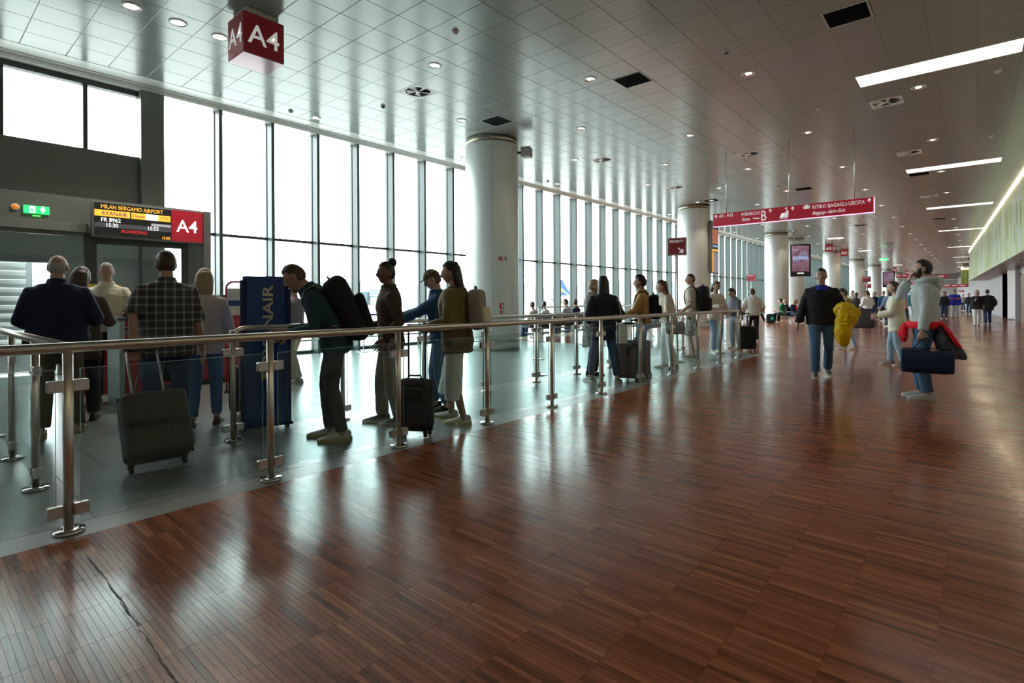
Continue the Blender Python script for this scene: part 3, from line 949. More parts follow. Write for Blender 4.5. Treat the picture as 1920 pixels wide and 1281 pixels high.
# boarding vestibule under the dark panel
XV = -10.8
vs_ = empty('vestibule', (XV, 3.75, 0), label='dark grey boarding vestibule with glass doors', cat='vestibule')
def vb(*a): return MB().rbox(a[0] - XV, a[1] - XV, a[2] - 3.75, a[3] - 3.75, a[4], a[5], .004)
vb(XV - .10, XV, -4.0, 3.75, 2.36, 2.98).build('header', M_gate, vs_)
vb(-12.55, XV - .1, -4.0, 3.75, 2.90, 2.98).build('roof', M_gate, vs_)
vb(XV - .02, XV + .07, -4.0, 2.06, 2.42, 2.56).build('door_operator', mat('operator_grey', (.19, .20, .19), .35), vs_)
vb(XV - .08, XV + .02, 2.02, 2.10, 0, 2.40).build('jamb', M_dark, vs_)
vb(XV - .08, XV + .02, 3.50, 3.75, 0, 2.40).build('jamb', M_gate, vs_)
vb(-12.5, XV - .08, 3.69, 3.75, 0, .9).build('side_panel', M_gate, vs_)
def pane(y0, y1, z0, z1, x=XV - .03, t=.01):
    return MB().box(x - t - XV, x - XV, y0 - 3.75, y1 - 3.75, z0, z1).build('pane', G_win, vs_)
pane(-.3, 2.0, .05, 2.34, XV - .05)
for y in (2.10, 3.42):
    vb(XV - .06, XV, y, y + .08, .02, 2.36).build('door_stile', M_dark, vs_)
for z in (.02, 2.26):
    vb(XV - .06, XV, 2.18, 3.42, z, z + .10).build('door_rail', M_dark, vs_)
pane(2.18, 3.42, .12, 2.26)
vb(XV - .03, XV + .04, 1.10, 1.55, 2.45, 2.52).build('motion_sensor', M_black, vs_)
# exit sign and call lamp on the header
ex = empty('exit_sign', (XV, 1.44, 2.715), label='lit green emergency exit sign over the boarding door', cat='exit sign')
M_gr = mat('exit_green', (.02, .5, .15), .4, emit=.9, ecol=(.03, .75, .22), var=0)
MB().rbox(.0, .03, -.15, .15, -.06, .06, .004).build('box', M_gr, ex)
MB().box(.03, .033, -.085, -.015, -.05, .05).build('door_pictogram', M_lit, ex)
mb = MB().prism([(.03, .02), (.11, .02), (.07, -.045)], 'x', .03, .033).prism([(.055, .055), (.085, .055), (.085, .02), (.055, .02)], 'x', .03, .033)
mb.prism([(-.06 + .01 * math.cos(t), .03 + .012 * math.sin(t)) for t in [k * PI / 4 for k in range(8)]], 'x', .033, .0345)
mb.build('arrow_pictogram', M_lit, ex)
MB().prism([(-.065, .02), (-.04, .0), (-.03, -.04), (-.045, -.04), (-.055, -.01), (-.075, -.04)], 'x', .033, .0345).build('running_figure', M_gr, ex)
MB().box(.0, .02, -.045, .045, -.095, -.083).build('status_light', mat('led_green', (.1, 1, .1), .4, emit=2.0, ecol=(.1, 1, .1), var=0), ex)
ol = empty('warning_lamp', (XV, 1.20, 2.735), label='round orange lamp left of the exit sign', cat='lamp')
MB().lathe([(.05, 0), (.05, .012), (.043, .016)], 24).xform(Matrix.Rotation(R(90), 4, 'Y')).build('rim', M_white, ol)
MB().lathe([(.042, .014), (.036, .03), (.001, .036)], 24).xform(Matrix.Rotation(R(90), 4, 'Y')).build('lens', mat('orange_lens', (.75, .2, .03), .3, emit=.35, ecol=(1, .3, .04)), ol)

# bright walkway beyond the doors: wall with louvres
lv = empty('louvre_screen', (-13.6, -1.3, 0), label='white louvred screen outside behind the boarding doors', cat='screen')
MB().box(-.05, 0, -1.5, 3.05, 0, 2.3).build('back', mat('louvre_back', (.30, .31, .31), .5), lv)
for k in range(11):
    MB().obox((.05, .75, 0.42 + k * .16), (.05, 0, .04), (0, 2.2, 0), (-.004, 0, .006)).build('slat', M_white, lv)

# priority stand
pr = empty('priority_sign', (-4.66, 10.62, 0), rz=R(18), label='small red PRIORITY sign with arrow on a pole', cat='sign')
MB().lathe([(.17, 0), (.17, .012), (.03, .03)], 24).build('base', M_steel2, pr)
MB().cyl((0, 0, .02), (0, 0, 2.25), .018, n=12).build('pole', M_steel, pr)
MB().rbox(-.19, .19, -.03, .03, 2.21, 2.58, .006).build('frame', mat('sign_frame', (.45, .43, .40), .4), pr)
MB().box(-.165, .165, -.033, -.03, 2.235, 2.555).build('face', mat('sign_red_dull', (.33, .03, .04), .4), pr)
text_obj('lettering', 'PRIORITY', .072, M_txt, pr, (-.145, -.035, 2.475), FACE_MY, sx=.92)
mb = MB().prism([(.02, 2.36), (.035, 2.375), (.125, 2.285), (.11, 2.27)], 'y', -.0365, -.033)
mb.prism([(.13, 2.265), (.13, 2.345), (.108, 2.345), (.108, 2.265)], 'y', -.0365, -.033).prism([(.05, 2.265), (.13, 2.265), (.13, 2.287), (.05, 2.287)], 'y', -.0365, -.033)
mb.build('arrow', M_txt, pr)
for k, (x, y, h, lab) in enumerate(((-6.1, 47.5, 2.95, 'far red PRIORITY sign before a pale column'), (-7.6, 60.0, 2.7, 'smaller far red sign under the A7 cube'), (-10.9, 36.2, 2.9, 'red sign plate left of the third column'))):
    e = empty('priority_sign', (x, y, 0), label=lab, cat='sign')
    MB().cyl((0, 0, 0), (0, 0, h), .02, n=8).build('pole', M_steel, e)
    MB().rbox(-.26, .26, -.03, .03, h - .42, h, .006).build('face', mat('sign_red_dull'), e)
    text_obj('lettering', 'PRIORITY', .085, M_txt, e, (-.22, -.032, h - .12), FACE_MY)

# tall departures screen beside the second column
ds = empty('departures_screen', (-9.02, 24.68, 2.48), label='tall departures screen with orange rows beside the second column', cat='display')
MB().rbox(-.10, .02, -.45, .45, 0, 2.4, .01).build('housing', mat('display_housing'), ds)
MB().box(.02, .024, -.42, .42, .04, 2.1).build('screen', M_scr, ds)
mb = MB(); mo = MB(); mw = MB()
for k in range(17):
    z = .06 + k * .055
    mo.box(.024, .026, -.40, -.22, z, z + .035)
    mw.box(.024, .026, -.18, .05, z, z + .022)
    mw.box(.024, .026, .12, .38, z, z + .022)
mo.box(.024, .026, -.40, .40, 1.03, 1.10)
mo.build('orange_rows', M_org, ds)
mw.build('text_rows', mat('screen_text', (.6, .62, .75), .5, emit=.45, ecol=(.75, .78, 1), var=0), ds)
MB().box(.024, .026, -.38, .38, 1.36, 2.02).build('advert', mat('screen_advert', (.4, .12, .05), .5, emit=.25, ecol=(.9, .35, .2), var=.6, nscale=7), ds)
MB().box(.026, .027, -.3, .35, 1.22, 1.30).build('banner', mat('screen_blue', (.1, .2, .6), .5, emit=.5, ecol=(.3, .5, 1), var=0), ds)

# hanging advertising screens
def blotch_screen(name):
    m = mat(name, (.08, .05, .07), .4, var=0)
    nt = m.node_tree
    N, L = nt.nodes, nt.links
    tc = N.new('ShaderNodeTexCoord')
    n = N.new('ShaderNodeTexNoise'); n.inputs['Scale'].default_value = 2.6; n.inputs['Detail'].default_value = 5; n.inputs['Distortion'].default_value = 1.5
    L.new(tc.outputs['Object'], n.inputs['Vector'])
    cr = N.new('ShaderNodeValToRGB')
    e = cr.color_ramp.elements
    e[0].position, e[0].color = .3, (.03, .02, .03, 1)
    e[1].position, e[1].color = .75, (.36, .30, .42, 1)
    q = e.new(.48); q.color = (.16, .06, .09, 1)
    q = e.new(.58); q.color = (.22, .14, .22, 1)
    L.new(n.outputs[0], cr.inputs[0])
    b = N['Principled BSDF']
    L.new(cr.outputs[0], b.inputs['Emission Color'])
    b.inputs['Emission Strength'].default_value = .8
    return m
M_adv = blotch_screen('screen_art')
def ad_screen(x, y, z0, w, h, rz, label, words):
    e = empty('advertising_screen', (x, y, z0), rz=rz, label=label, cat='display', group='hanging advertising screens')
    MB().rbox(-w / 2, w / 2, -.06, .06, 0, h, .015).build('frame', M_black, e)
    MB().rbox(-w / 2 + .03, w / 2 + .03, .16, .26, .03, h - .02, .015).build('rear_frame', M_black, e)
    MB().box(-w / 2 + .01, w / 2 - .01, .06, .16, .2, h - .2).build('spacer', mat('spacer_gold', (.45, .38, .25), .4), e)
    MB().box(-w * .42, w * .42, -.064, -.06, h * .155, h * .955).build('picture', M_adv, e)
    art = MB()
    random.seed(5)
    for k in range(5):
        cx, cz = random.uniform(-.2, .2) * w, h * random.uniform(.35, .7)
        art.prism([(cx + w * .17 * math.cos(t) * (1 + .2 * math.sin(3 * t + k)), cz + h * .07 * math.sin(t)) for t in [q * PI / 9 for q in range(18)]], 'y', -.066 - k * .0003, -.064)
    art.build('picture_shapes', mat('screen_art_light', (.3, .28, .42), .4, emit=.10, ecol=(.45, .5, .8), var=.5, nscale=5), e)
    if words: text_obj('lettering', words, w * .24, mat('screen_art_blue', (.3, .5, .9), .4, emit=.6, ecol=(.35, .6, 1), var=0), e, (0, -.068, h * .53), FACE_MY, align='CENTER')
    MB().box(-w * .16, w * .16, -.063, -.06, h * .085, h * .115).build('maker_plate', M_lit, e)
    MB().cyl((-w * .3, .1, h), (-w * .3, .1, CEIL - z0), .018, n=8).build('rod', M_steel2, e)
    MB().cyl((w * .3, .1, h), (w * .3, .1, CEIL - z0), .018, n=8).build('rod', M_steel2, e)
    return e
ad_screen(-8.37, 37.7, 2.72, 1.15, 2.05, R(18), 'large hanging advertising screen between the columns', 'EYADA')
ad_screen(-7.3, 73.0, 2.55, 1.15, 1.75, R(10), 'far hanging advertising screen near the A7 cube', None)
# far hanging red signs
for k, (x, y, z, w, lab) in enumerate(((-5.9, 74.2, 3.62, 1.6, 'far red hanging sign left of the hooded man'), (-3.6, 79.0, 3.62, 2.4, 'far red hanging sign just right of the hooded man'), (-5.9, 92.0, 3.2, 1.8, 'lower far red hanging sign below the first'), (-1.95, 92.0, 2.75, 2.6, 'far low red sign left of the striped green wall'), (-1.2, 118.0, 2.3, 1.6, 'tiny red sign at the far end of the hall'))):
    e = empty('hanging_sign', (x, y, z), label=lab, cat='sign', group='far red hanging signs')
    MB().rbox(-w / 2, w / 2, -.05, .05, 0, .36, .01).build('panel', M_redlit, e)
    mb = MB()
    for q in range(3):
        mb.box(-w * .45 + q * w * .31, -w * .45 + q * w * .31 + w * .22, -.055, -.05, .17, .26)
    mb.build('lettering', M_txt, e)
    MB().cyl((w * .4, 0, .36), (w * .4, 0, CEIL - z), .015, n=6).build('rod', M_steel2, e)
    MB().cyl((-w * .4, 0, .36), (-w * .4, 0, CEIL - z), .015, n=6).build('rod', M_steel2, e)
ex2 = empty('exit_sign', (-6.4, 60, 4.75), label='small far green exit sign hanging from the ceiling', cat='exit sign')
MB().rbox(-.3, .3, -.03, .03, 0, .3, .01).build('box', M_gr, ex2)
MB().box(-.2, -.05, -.033, -.03, .05, .25).build('door_pictogram', M_lit, ex2)
MB().prism([(.03, .1), (.13, .1), (.13, .06), (.22, .15), (.13, .24), (.13, .2), (.03, .2)], 'y', -.033, -.03).build('arrow_pictogram', M_lit, ex2)
MB().cyl((0, 0, .3), (0, 0, CEIL - 4.75), .012, n=6).build('rod', M_steel2, ex2)

# ------------------------------------------------------------------ gate furniture
M_blue = mat('totem_blue', (0.008, 0.045, 0.235), 0.3, var=.05)
M_blued = mat('totem_blue_dark', (0.004, 0.012, 0.10), 0.35)
M_cream = mat('totem_letters', (0.62, 0.60, 0.45), .5)
tm = empty('blue_totem', (-5.56, 2.53, 0), rz=math.atan2(.43, .17), label='tall blue totem with vertical white airline lettering', cat='totem')
mb = MB()
def tring(z, w, d): return [(-w, -d, z), (-w * .82, -d - .03, z), (w * .82, -d - .03, z), (w, -d, z), (w, d, z), (-w, d, z)]
mb.ring_loft([tring(.05, .235, .10), tring(1.0, .225, .085), tring(1.56, .212, .07)], smooth=False)
mb.build('body', M_blue, tm)
MB().box(-.237, -.195, -.112, .09, .06, 1.52).box(.195, .232, -.112, .09, .06, 1.52).build('side_trim', M_blued, tm)
MB().rbox(-.25, .25, -.15, .15, .035, .07, .01).build('foot', M_blued, tm)
for x in (-.2, .2):
    for y in (-.11, .11):
        MB().lathe([(.001, -.014), (.028, -.014), (.03, 0), (.028, .014), (.001, .014)], 14).xform(Matrix.Translation((x, y, .03)) @ Matrix.Rotation(R(90), 4, 'Y')).build('castor', M_black, tm)
t_ = text_obj('lettering', 'RYANAIR', .135, M_cream, tm, (0, 0, 0), (0, 0, 0), bold=.018, fit=.80)
t_.matrix_local = Matrix.Translation((.06, -.1335, .66)) @ Matrix.Rotation(R(-1.2), 4, 'X') @ Matrix.Rotation(R(-90), 4, 'Y') @ Matrix.Rotation(R(90), 4, 'X')
hp = MB()     # small harp emblem under the lettering
hp.prism([(-.05, .50), (.03, .56), (.045, .60), (.02, .61), (-.02, .575), (-.035, .62), (-.055, .62)], 'y', -.142, -.128)
for k in range(4): hp.box(-.035 + k * .018, -.029 + k * .018, -.142, -.128, .525 + k * .014, .60)
hp.build('harp_emblem', mat('harp_yellow', (.6, .5, .08), .5), tm)

# red counter behind the queue with drawers
M_rc = mat('counter_red', (0.36, 0.02, 0.025), 0.35, var=.05)
rc = empty('red_counter', (-9.2, 2.45, 0), label='red lacquer counter with dark lines behind the queue', cat='counter')
MB().rbox(-.5, .0, 0, 2.0, .08, 1.20, .008).build('body', M_rc, rc)
MB().rbox(-.53, .03, -.03, 2.03, 1.20, 1.245, .006).build('worktop', mat('counter_top', (.30, .31, .30), .3), rc)
MB().box(-.46, -.04, .03, 1.97, 0, .08).build('plinth', M_black, rc)
for k in range(3):
    MB().rbox(0, .018, .03 + k * .655, .66 + k * .655, .12, .86, .004).build('door', M_rc, rc)
    MB().rbox(0, .018, .03 + k * .655, .66 + k * .655, .89, 1.17, .004).build('drawer', M_rc, rc)
# red panel with warning notices left of it
rp = empty('notice_stand', (-9.3, 1.55, 0), label='red panel carrying a yellow warning notice behind the desk', cat='panel')
MB().rbox(-.06, 0, 0, .82, 0, 1.32, .006).build('board', M_rc, rp)
MB().box(0, .004, .10, .62, 1.33, 1.56).box(-.02, 0, .1, .62, 1.0, 1.56).build('yellow_notice', mat('notice_yellow', (.65, .55, .05), .5), rp)
MB().prism([(.44, 1.36), (.58, 1.36), (.51, 1.50)], 'x', .004, .006).build('warning_triangle', M_black, rp)
mb = MB()
for k in range(3): mb.box(.004, .006, .14, .40, 1.38 + k * .055, 1.395 + k * .055)
mb.build('notice_text', M_black, rp)
MB().prism([(.45 + .17 * math.cos(t), 1.08 + .17 * math.sin(t)) for t in [k * PI / 12 for k in range(24)]], 'x', 0, .005).build('round_notice', mat('notice_white', (.6, .55, .52), .5), rp)
MB().box(.005, .007, .29, .61, 1.12, 1.23).build('notice_band', M_red, rp)
text_obj('lettering', 'STOP', .095, M_white, rp, (.008, .33, 1.14), FACE_PX)
# boarding desk
dk = empty('boarding_desk', (-7.98, 1.86, 0), rz=R(8), label='pale glass edged boarding desk beside the staff member', cat='desk')
M_desk = mat('desk_pale', (.40, .50, .48), .3)
MB().rbox(-.35, .0, -.03, .03, 0, 1.08, .004).build('side_panel', M_desk, dk)
MB().rbox(-.40, .03, -.05, .75, 1.08, 1.12, .006).build('top', mat('desk_top', (.10, .12, .12), .25), dk)
MB().rbox(-.02, .0, .03, .72, .1, 1.08, .004).build('front_panel', M_rc, dk)
MB().rbox(-.35, .0, .70, .75, 0, 1.08, .004).build('side_panel', M_desk, dk)
MB().rbox(-.28, -.08, .1, .35, 1.12, 1.20, .01).build('card_reader', M_black, dk)
# cabin bag gauge
bgz = empty('bag_gauge', (-8.25, 3.45, 0), rz=R(65), label='red tubular cabin bag gauge behind the blue totem', cat='bag gauge')
fr_pts = [(-.25, 0, 0), (-.25, 0, 1.50)] + [(-.25 + .1 - .1 * math.cos(t), 0, 1.50 + .1 * math.sin(t)) for t in [PI / 2 * k / 5 for k in range(1, 6)]] + [(.15, 0, 1.6)] + [(.15 + .1 * math.sin(t), 0, 1.50 + .1 * math.cos(t)) for t in [PI / 2 * k / 5 for k in range(1, 6)]] + [(.25, 0, 0)]
MB().tube(fr_pts, .014, 8, up=(0, 1, 0)).build('tube_frame', M_red, bgz)
MB().rbox(-.235, .235, -.008, .008, 1.10, 1.50, .004).build('board', M_white, bgz)
MB().box(-.235, .235, -.012, -.008, 1.24, 1.32).build('blue_band', M_blue, bgz)
MB().rbox(-.22, .22, -.32, .0, .15, .62, .01).build('cage', M_red, bgz)
MB().box(-.26, .26, -.34, .06, 0, .03).build('base', M_black, bgz)

# seat rows
M_seat = mat('seat_black', (.02, .021, .022), .45)
M_alu = mat('seat_alu', (.42, .42, .41), .3, metal=.9)
def seat_row(x, y, rz, n, label, double=False):
    e = empty('seat_row', (x, y, 0), rz=rz, label=label, cat='bench', group='airport seat rows')
    L = n * .56
    MB().rbox(0, L, -.03, .03, .33, .38, .006).build('beam', M_alu, e)
    for t in (.28, L - .28):
        mb = MB()
        mb.tube([(t, 0, .34), (t, -.30, .02)], .016, 8).tube([(t, 0, .34), (t, .30, .02)], .016, 8)
        mb.build('leg', M_alu, e)
    for side in ((1, -1) if double else (1,)):
        for k in range(n):
            s_ = MB().rbox(.03 + k * .56, .53 + k * .56, .05 if side > 0 else -.50, .50 if side > 0 else -.05, .40, .44, .015, 2)
            s_.build('seat', M_seat, e)
            b_ = MB().rbox(.03, .53, -.022, .022, 0, .46, .015, 2)
            b_.xform(Matrix.Translation((k * .56, .05 * side, .43)) @ Matrix.Rotation(R(16 * side), 4, 'X'))
            b_.build('backrest', M_seat, e)
        for k in range(n + 1):
            MB().tube([(k * .56, .05 * side, .40), (k * .56, .06 * side, .62), (k * .56, .38 * side, .62), (k * .56, .42 * side, .40)], .013, 6).build('armrest', M_alu, e)
    return e
seat_row(-10.9, 13.55, PI / 2, 7, 'black seat row by the windows behind the inner railing')
seat_row(-8.3, 16.2, PI / 2, 4, 'black seat row standing nearer, left of the fur coat', True)
seat_row(-7.6, 31.0, PI / 2, 3, 'black double seat row in front of the third column', True)
seat_row(-6.0, 36.0, PI / 2, 5, 'far black seat row behind the walking man in black', True)

# ------------------------------------------------------------------ people
def cloth(name, col=(.5, .5, .5), rough=.8, var=.12, nscale=14, bump=.25, bscale=90, **k):
    col = tuple(min(.8, c * 1.5 + .004) for c in col)
    return mat(name, col, rough, var=var, nscale=nscale, bump=bump, bscale=bscale, spec=.2, **k)
def plaid_mat():
    m = mat('plaid_shirt', (.03, .03, .032), .85, var=.05)
    nt = m.node_tree
    N, L = nt.nodes, nt.links
    b = N['Principled BSDF']
    tc = N.new('ShaderNodeTexCoord')
    sx = N.new('ShaderNodeSeparateXYZ')
    L.new(tc.outputs['Object'], sx.inputs[0])
    outs = []
    for ax in ('X', 'Z'):
        w = N.new('ShaderNodeMath'); w.operation = 'MULTIPLY'; w.inputs[1].default_value = 2 * PI / .07
        L.new(sx.outputs[ax], w.inputs[0])
        s_ = N.new('ShaderNodeMath'); s_.operation = 'SINE'; L.new(w.outputs[0], s_.inputs[0])
        g = N.new('ShaderNodeMath'); g.operation = 'GREATER_THAN'; g.inputs[1].default_value = .72; L.new(s_.outputs[0], g.inputs[0])
        outs.append(g)
    ad = N.new('ShaderNodeMath'); ad.operation = 'ADD'; L.new(outs[0].outputs[0], ad.inputs[0]); L.new(outs[1].outputs[0], ad.inputs[1])
    cr = N.new('ShaderNodeValToRGB')
    cr.color_ramp.elements[0].color = (.045, .044, .045, 1)
    cr.color_ramp.elements[1].color = (.36, .35, .33, 1)
    q = cr.color_ramp.elements.new(.5); q.color = (.15, .148, .145, 1)
    md = N.new('ShaderNodeMath'); md.operation = 'MULTIPLY'; md.inputs[1].default_value = .5; L.new(ad.outputs[0], md.inputs[0])
    L.new(md.outputs[0], cr.inputs[0]); L.new(cr.outputs[0], b.inputs['Base Color'])
    return m
def blotch_mat(name, cols, scale):
    m = mat(name, cols[0], .85, var=.05)
    nt = m.node_tree
    N, L = nt.nodes, nt.links
    n = N.new('ShaderNodeTexNoise'); n.inputs['Scale'].default_value = scale; n.inputs['Detail'].default_value = 3
    tc = N.new('ShaderNodeTexCoord'); L.new(tc.outputs['Object'], n.inputs['Vector'])
    cr = N.new('ShaderNodeValToRGB'); cr.color_ramp.interpolation = 'CONSTANT'
    e = cr.color_ramp.elements
    e[0].color = (*cols[0], 1); e[0].position = 0
    e[1].color = (*cols[1], 1); e[1].position = .45
    for k, c in enumerate(cols[2:]):
        q = e.new(.53 + .08 * k); q.color = (*c, 1)
    L.new(n.outputs[0], cr.inputs[0]); L.new(cr.outputs[0], N['Principled BSDF'].inputs['Base Color'])
    return m
SKIN = {'l': mat('skin_light', (.50, .30, .22), .5, var=.06, nscale=20), 'm': mat('skin_tan', (.40, .22, .15), .5, var=.06, nscale=20), 'd': mat('skin_dark', (.20, .10, .07), .5, var=.06, nscale=20)}
HAIR = {'dark': mat('hair_dark', (.012, .010, .009), .5, var=.3, nscale=60, stretch=(1, 1, .15)), 'brown': mat('hair_brown', (.055, .028, .014), .5, var=.3, nscale=60, stretch=(1, 1, .15)),
        'auburn': mat('hair_auburn', (.10, .035, .015), .5, var=.3, nscale=60, stretch=(1, 1, .15)), 'blond': mat('hair_blond', (.33, .23, .12), .5, var=.3, nscale=60, stretch=(1, 1, .15)), 'grey': mat('hair_grey', (.34, .32, .29), .5, var=.2, nscale=60)}
M_eye = mat('eye_white', (.42, .40, .38), .4, var=0)
DENIM = cloth('denim_blue', (.045, .095, .17)); DENIM_L = cloth('denim_light', (.24, .33, .42)); DENIM_D = cloth('denim_dark', (.022, .04, .085)); DENIM_M = cloth('denim_mid', (.10, .18, .29))
CB = cloth('cloth_black', (.010, .010, .012)); CN = cloth('cloth_navy', (.008, .013, .035)); CW = cloth('cloth_white', (.62, .62, .58)); CG = cloth('cloth_grey', (.30, .32, .32)); CDG = cloth('cloth_dark_grey', (.05, .053, .058))
CBE = cloth('cloth_beige', (.42, .36, .29)); CKH = cloth('cloth_khaki', (.075, .07, .045)); COL = cloth('cloth_olive', (.115, .085, .028)); CTAN = cloth('cloth_tan', (.33, .18, .06), rough=.5); CTE = cloth('cloth_teal', (.012, .035, .05))
CBL = cloth('cloth_blue', (.02, .06, .13)); CRB = cloth('cloth_royal', (.012, .02, .22)); CLB = cloth('cloth_sky', (.20, .29, .46)); CRED = cloth('cloth_red', (.55, .012, .02)); CGR = cloth('cloth_green', (.02, .16, .05)); CYE = cloth('cloth_yellow', (.54, .32, .005), rough=.45); CPK = cloth('cloth_pink', (.48, .22, .20)); CBR = cloth('cloth_brown', (.05, .032, .024)); CTP = cloth('cloth_taupe', (.20, .17, .145)); CCR = cloth('cloth_cream', (.50, .47, .36)); CPU = cloth('cloth_slate', (.10, .10, .13))
PLAID = plaid_mat()
FUR = blotch_mat('fur_grey', [(.10, .10, .095), (.24, .24, .22), (.36, .35, .33)], 30)
CAMO = blotch_mat('camouflage', [(.10, .11, .07), (.26, .26, .20), (.40, .38, .32)], 13)
SOLE_W = mat('sole_white', (.62, .60, .52), .6); SOLE_Y = mat('sole_yellow', (.46, .40, .18), .6); SOLE_B = mat('sole_black', (.015, .015, .015), .6)
SH_W = mat('shoe_white', (.55, .54, .49), .55, var=.08); SH_B = mat('shoe_black', (.012, .012, .013), .5); SH_G = mat('shoe_grey', (.20, .19, .18), .6); SH_P = mat('shoe_pink', (.52, .40, .36), .6); SH_GR = mat('shoe_green', (.18, .22, .15), .6); SH_BR = mat('shoe_brown', (.16, .10, .07), .6)

def remesh(mb, mats, voxel, wr=0.0, smooth=3, name='garment', fr=16.0):
    me = mb.mesh('raw', mats)
    o = bpy.data.objects.new('raw', me)
    C.objects.link(o)
    r = o.modifiers.new('r', 'REMESH'); r.mode = 'VOXEL'; r.voxel_size = voxel; r.use_smooth_shade = True
    s = o.modifiers.new('s', 'SMOOTH'); s.iterations = smooth; s.factor = .5
    dg = bpy.context.evaluated_depsgraph_get()
    nm = bpy.data.meshes.new_from_object(o.evaluated_get(dg))
    bpy.data.objects.remove(o, do_unlink=True)
    bpy.data.meshes.remove(me)
    nm.name = name
    nm.materials.clear()
    for q in (mats if isinstance(mats, (list, tuple)) else [mats]): nm.materials.append(q)
    if wr > 0:
        off = random.uniform(0, 50)
        nrm = [v.vector.copy() for v in nm.vertex_normals]
        flat_ = []
        for v, n_ in zip(nm.vertices, nrm):
            c = v.co
            d = noise.noise(Vector((c.x * fr + off, c.y * fr, c.z * fr * .55))) + .5 * noise.noise(Vector((c.x * fr * .8, c.y * fr * .8 + off, c.z * fr * 2.2)))
            flat_ += list(c + n_ * (d * wr))
        nm.vertices.foreach_set('co', flat_)
        nm.update()
    nm.polygons.foreach_set('use_smooth', [True] * len(nm.polygons))
    return nm

def ik(a, t, l1, l2, pole):
    a, t = Vector(a), Vector(t)
    d = t - a
    L = d.length
    mx = (l1 + l2) * .995
    if L > mx:
        t = a + d * (mx / L); d = t - a; L = mx
    dn = d.normalized()
    c = (l1 * l1 + L * L - l2 * l2) / (2 * L)
    hgt = math.sqrt(max(l1 * l1 - c * c, 0))
    p = Vector(pole)
    p = (p - dn * p.dot(dn)).normalized()
    return a + dn * c + p * hgt, t

def head_pt(x, y, z):
    X, Y, Z = .077 * x, .098 * y, .118 * z
    if z < 0:
        X *= 1 - .27 * (-z) ** 1.5
        if y < 0: Y *= 1 - .42 * max(0, -z - .15)
    if y > 0:
        g = lambda a, b, sa, sb: math.exp(-(a / sa) ** 2 - (b / sb) ** 2)
        Y *= .955
        Y += .024 * g(x, z + .20, .13, .16) + .012 * g(x, z - .02, .10, .22)
        Y -= .010 * g(abs(x) - .36, z - .07, .16, .11)
        Y += .004 * g(abs(x) - .34, z - .22, .3, .07)
        Y += .007 * g(x, z + .53, .26, .09) + .012 * g(x, z + .84, .35, .18)
        X *= 1 + .05 * g(0, z + .15, 1, .2)
    return Vector((X, Y, Z))
def sph(nu, nv):
    out = []
    for j in range(nv + 1):
        t = PI * (j + .5 * (j == 0) * .2 - .5 * (j == nv) * .2) / nv
        out.append([(math.sin(t) * math.sin(2 * PI * k / nu), math.sin(t) * math.cos(2 * PI * k / nu), math.cos(t)) for k in range(nu)])
    return out
HG = sph(36, 26)
def head_geo(mb, M, hs=1.0):
    s0 = len(mb.v)
    mb.mi = 0
    mb.ring_loft([[head_pt(*p) * hs for p in r] for r in HG])
    for s in (-1, 1):
        mb.sphere((s * .077 * hs, -.006 * hs, -.008 * hs), .032 * hs, 10, 8, .38, .75, 1.1)
    mb.mi = 1
    for s in (-1, 1): mb.sphere((s * .0305 * hs, .0765 * hs, .009 * hs), .0115 * hs, 10, 8)
    mb.mi = 2
    for s in (-1, 1):
        mb.sphere((s * .0305 * hs, .0835 * hs, .009 * hs), .0065 * hs, 8, 6)
        mb.obox((s * .031 * hs, .0905 * hs, .032 * hs), (.016 * hs, -.004 * hs * 1, .002 * hs * -s * s), (0, .003, 0), (0, 0, .0028))
    mb.mi = 3
    mb.obox((0, .0955 * hs, -.0625 * hs), (.014 * hs, 0, 0), (0, .0045, 0), (0, 0, .0028))
    mb.mi = 0
    mb.xform(M, s0)

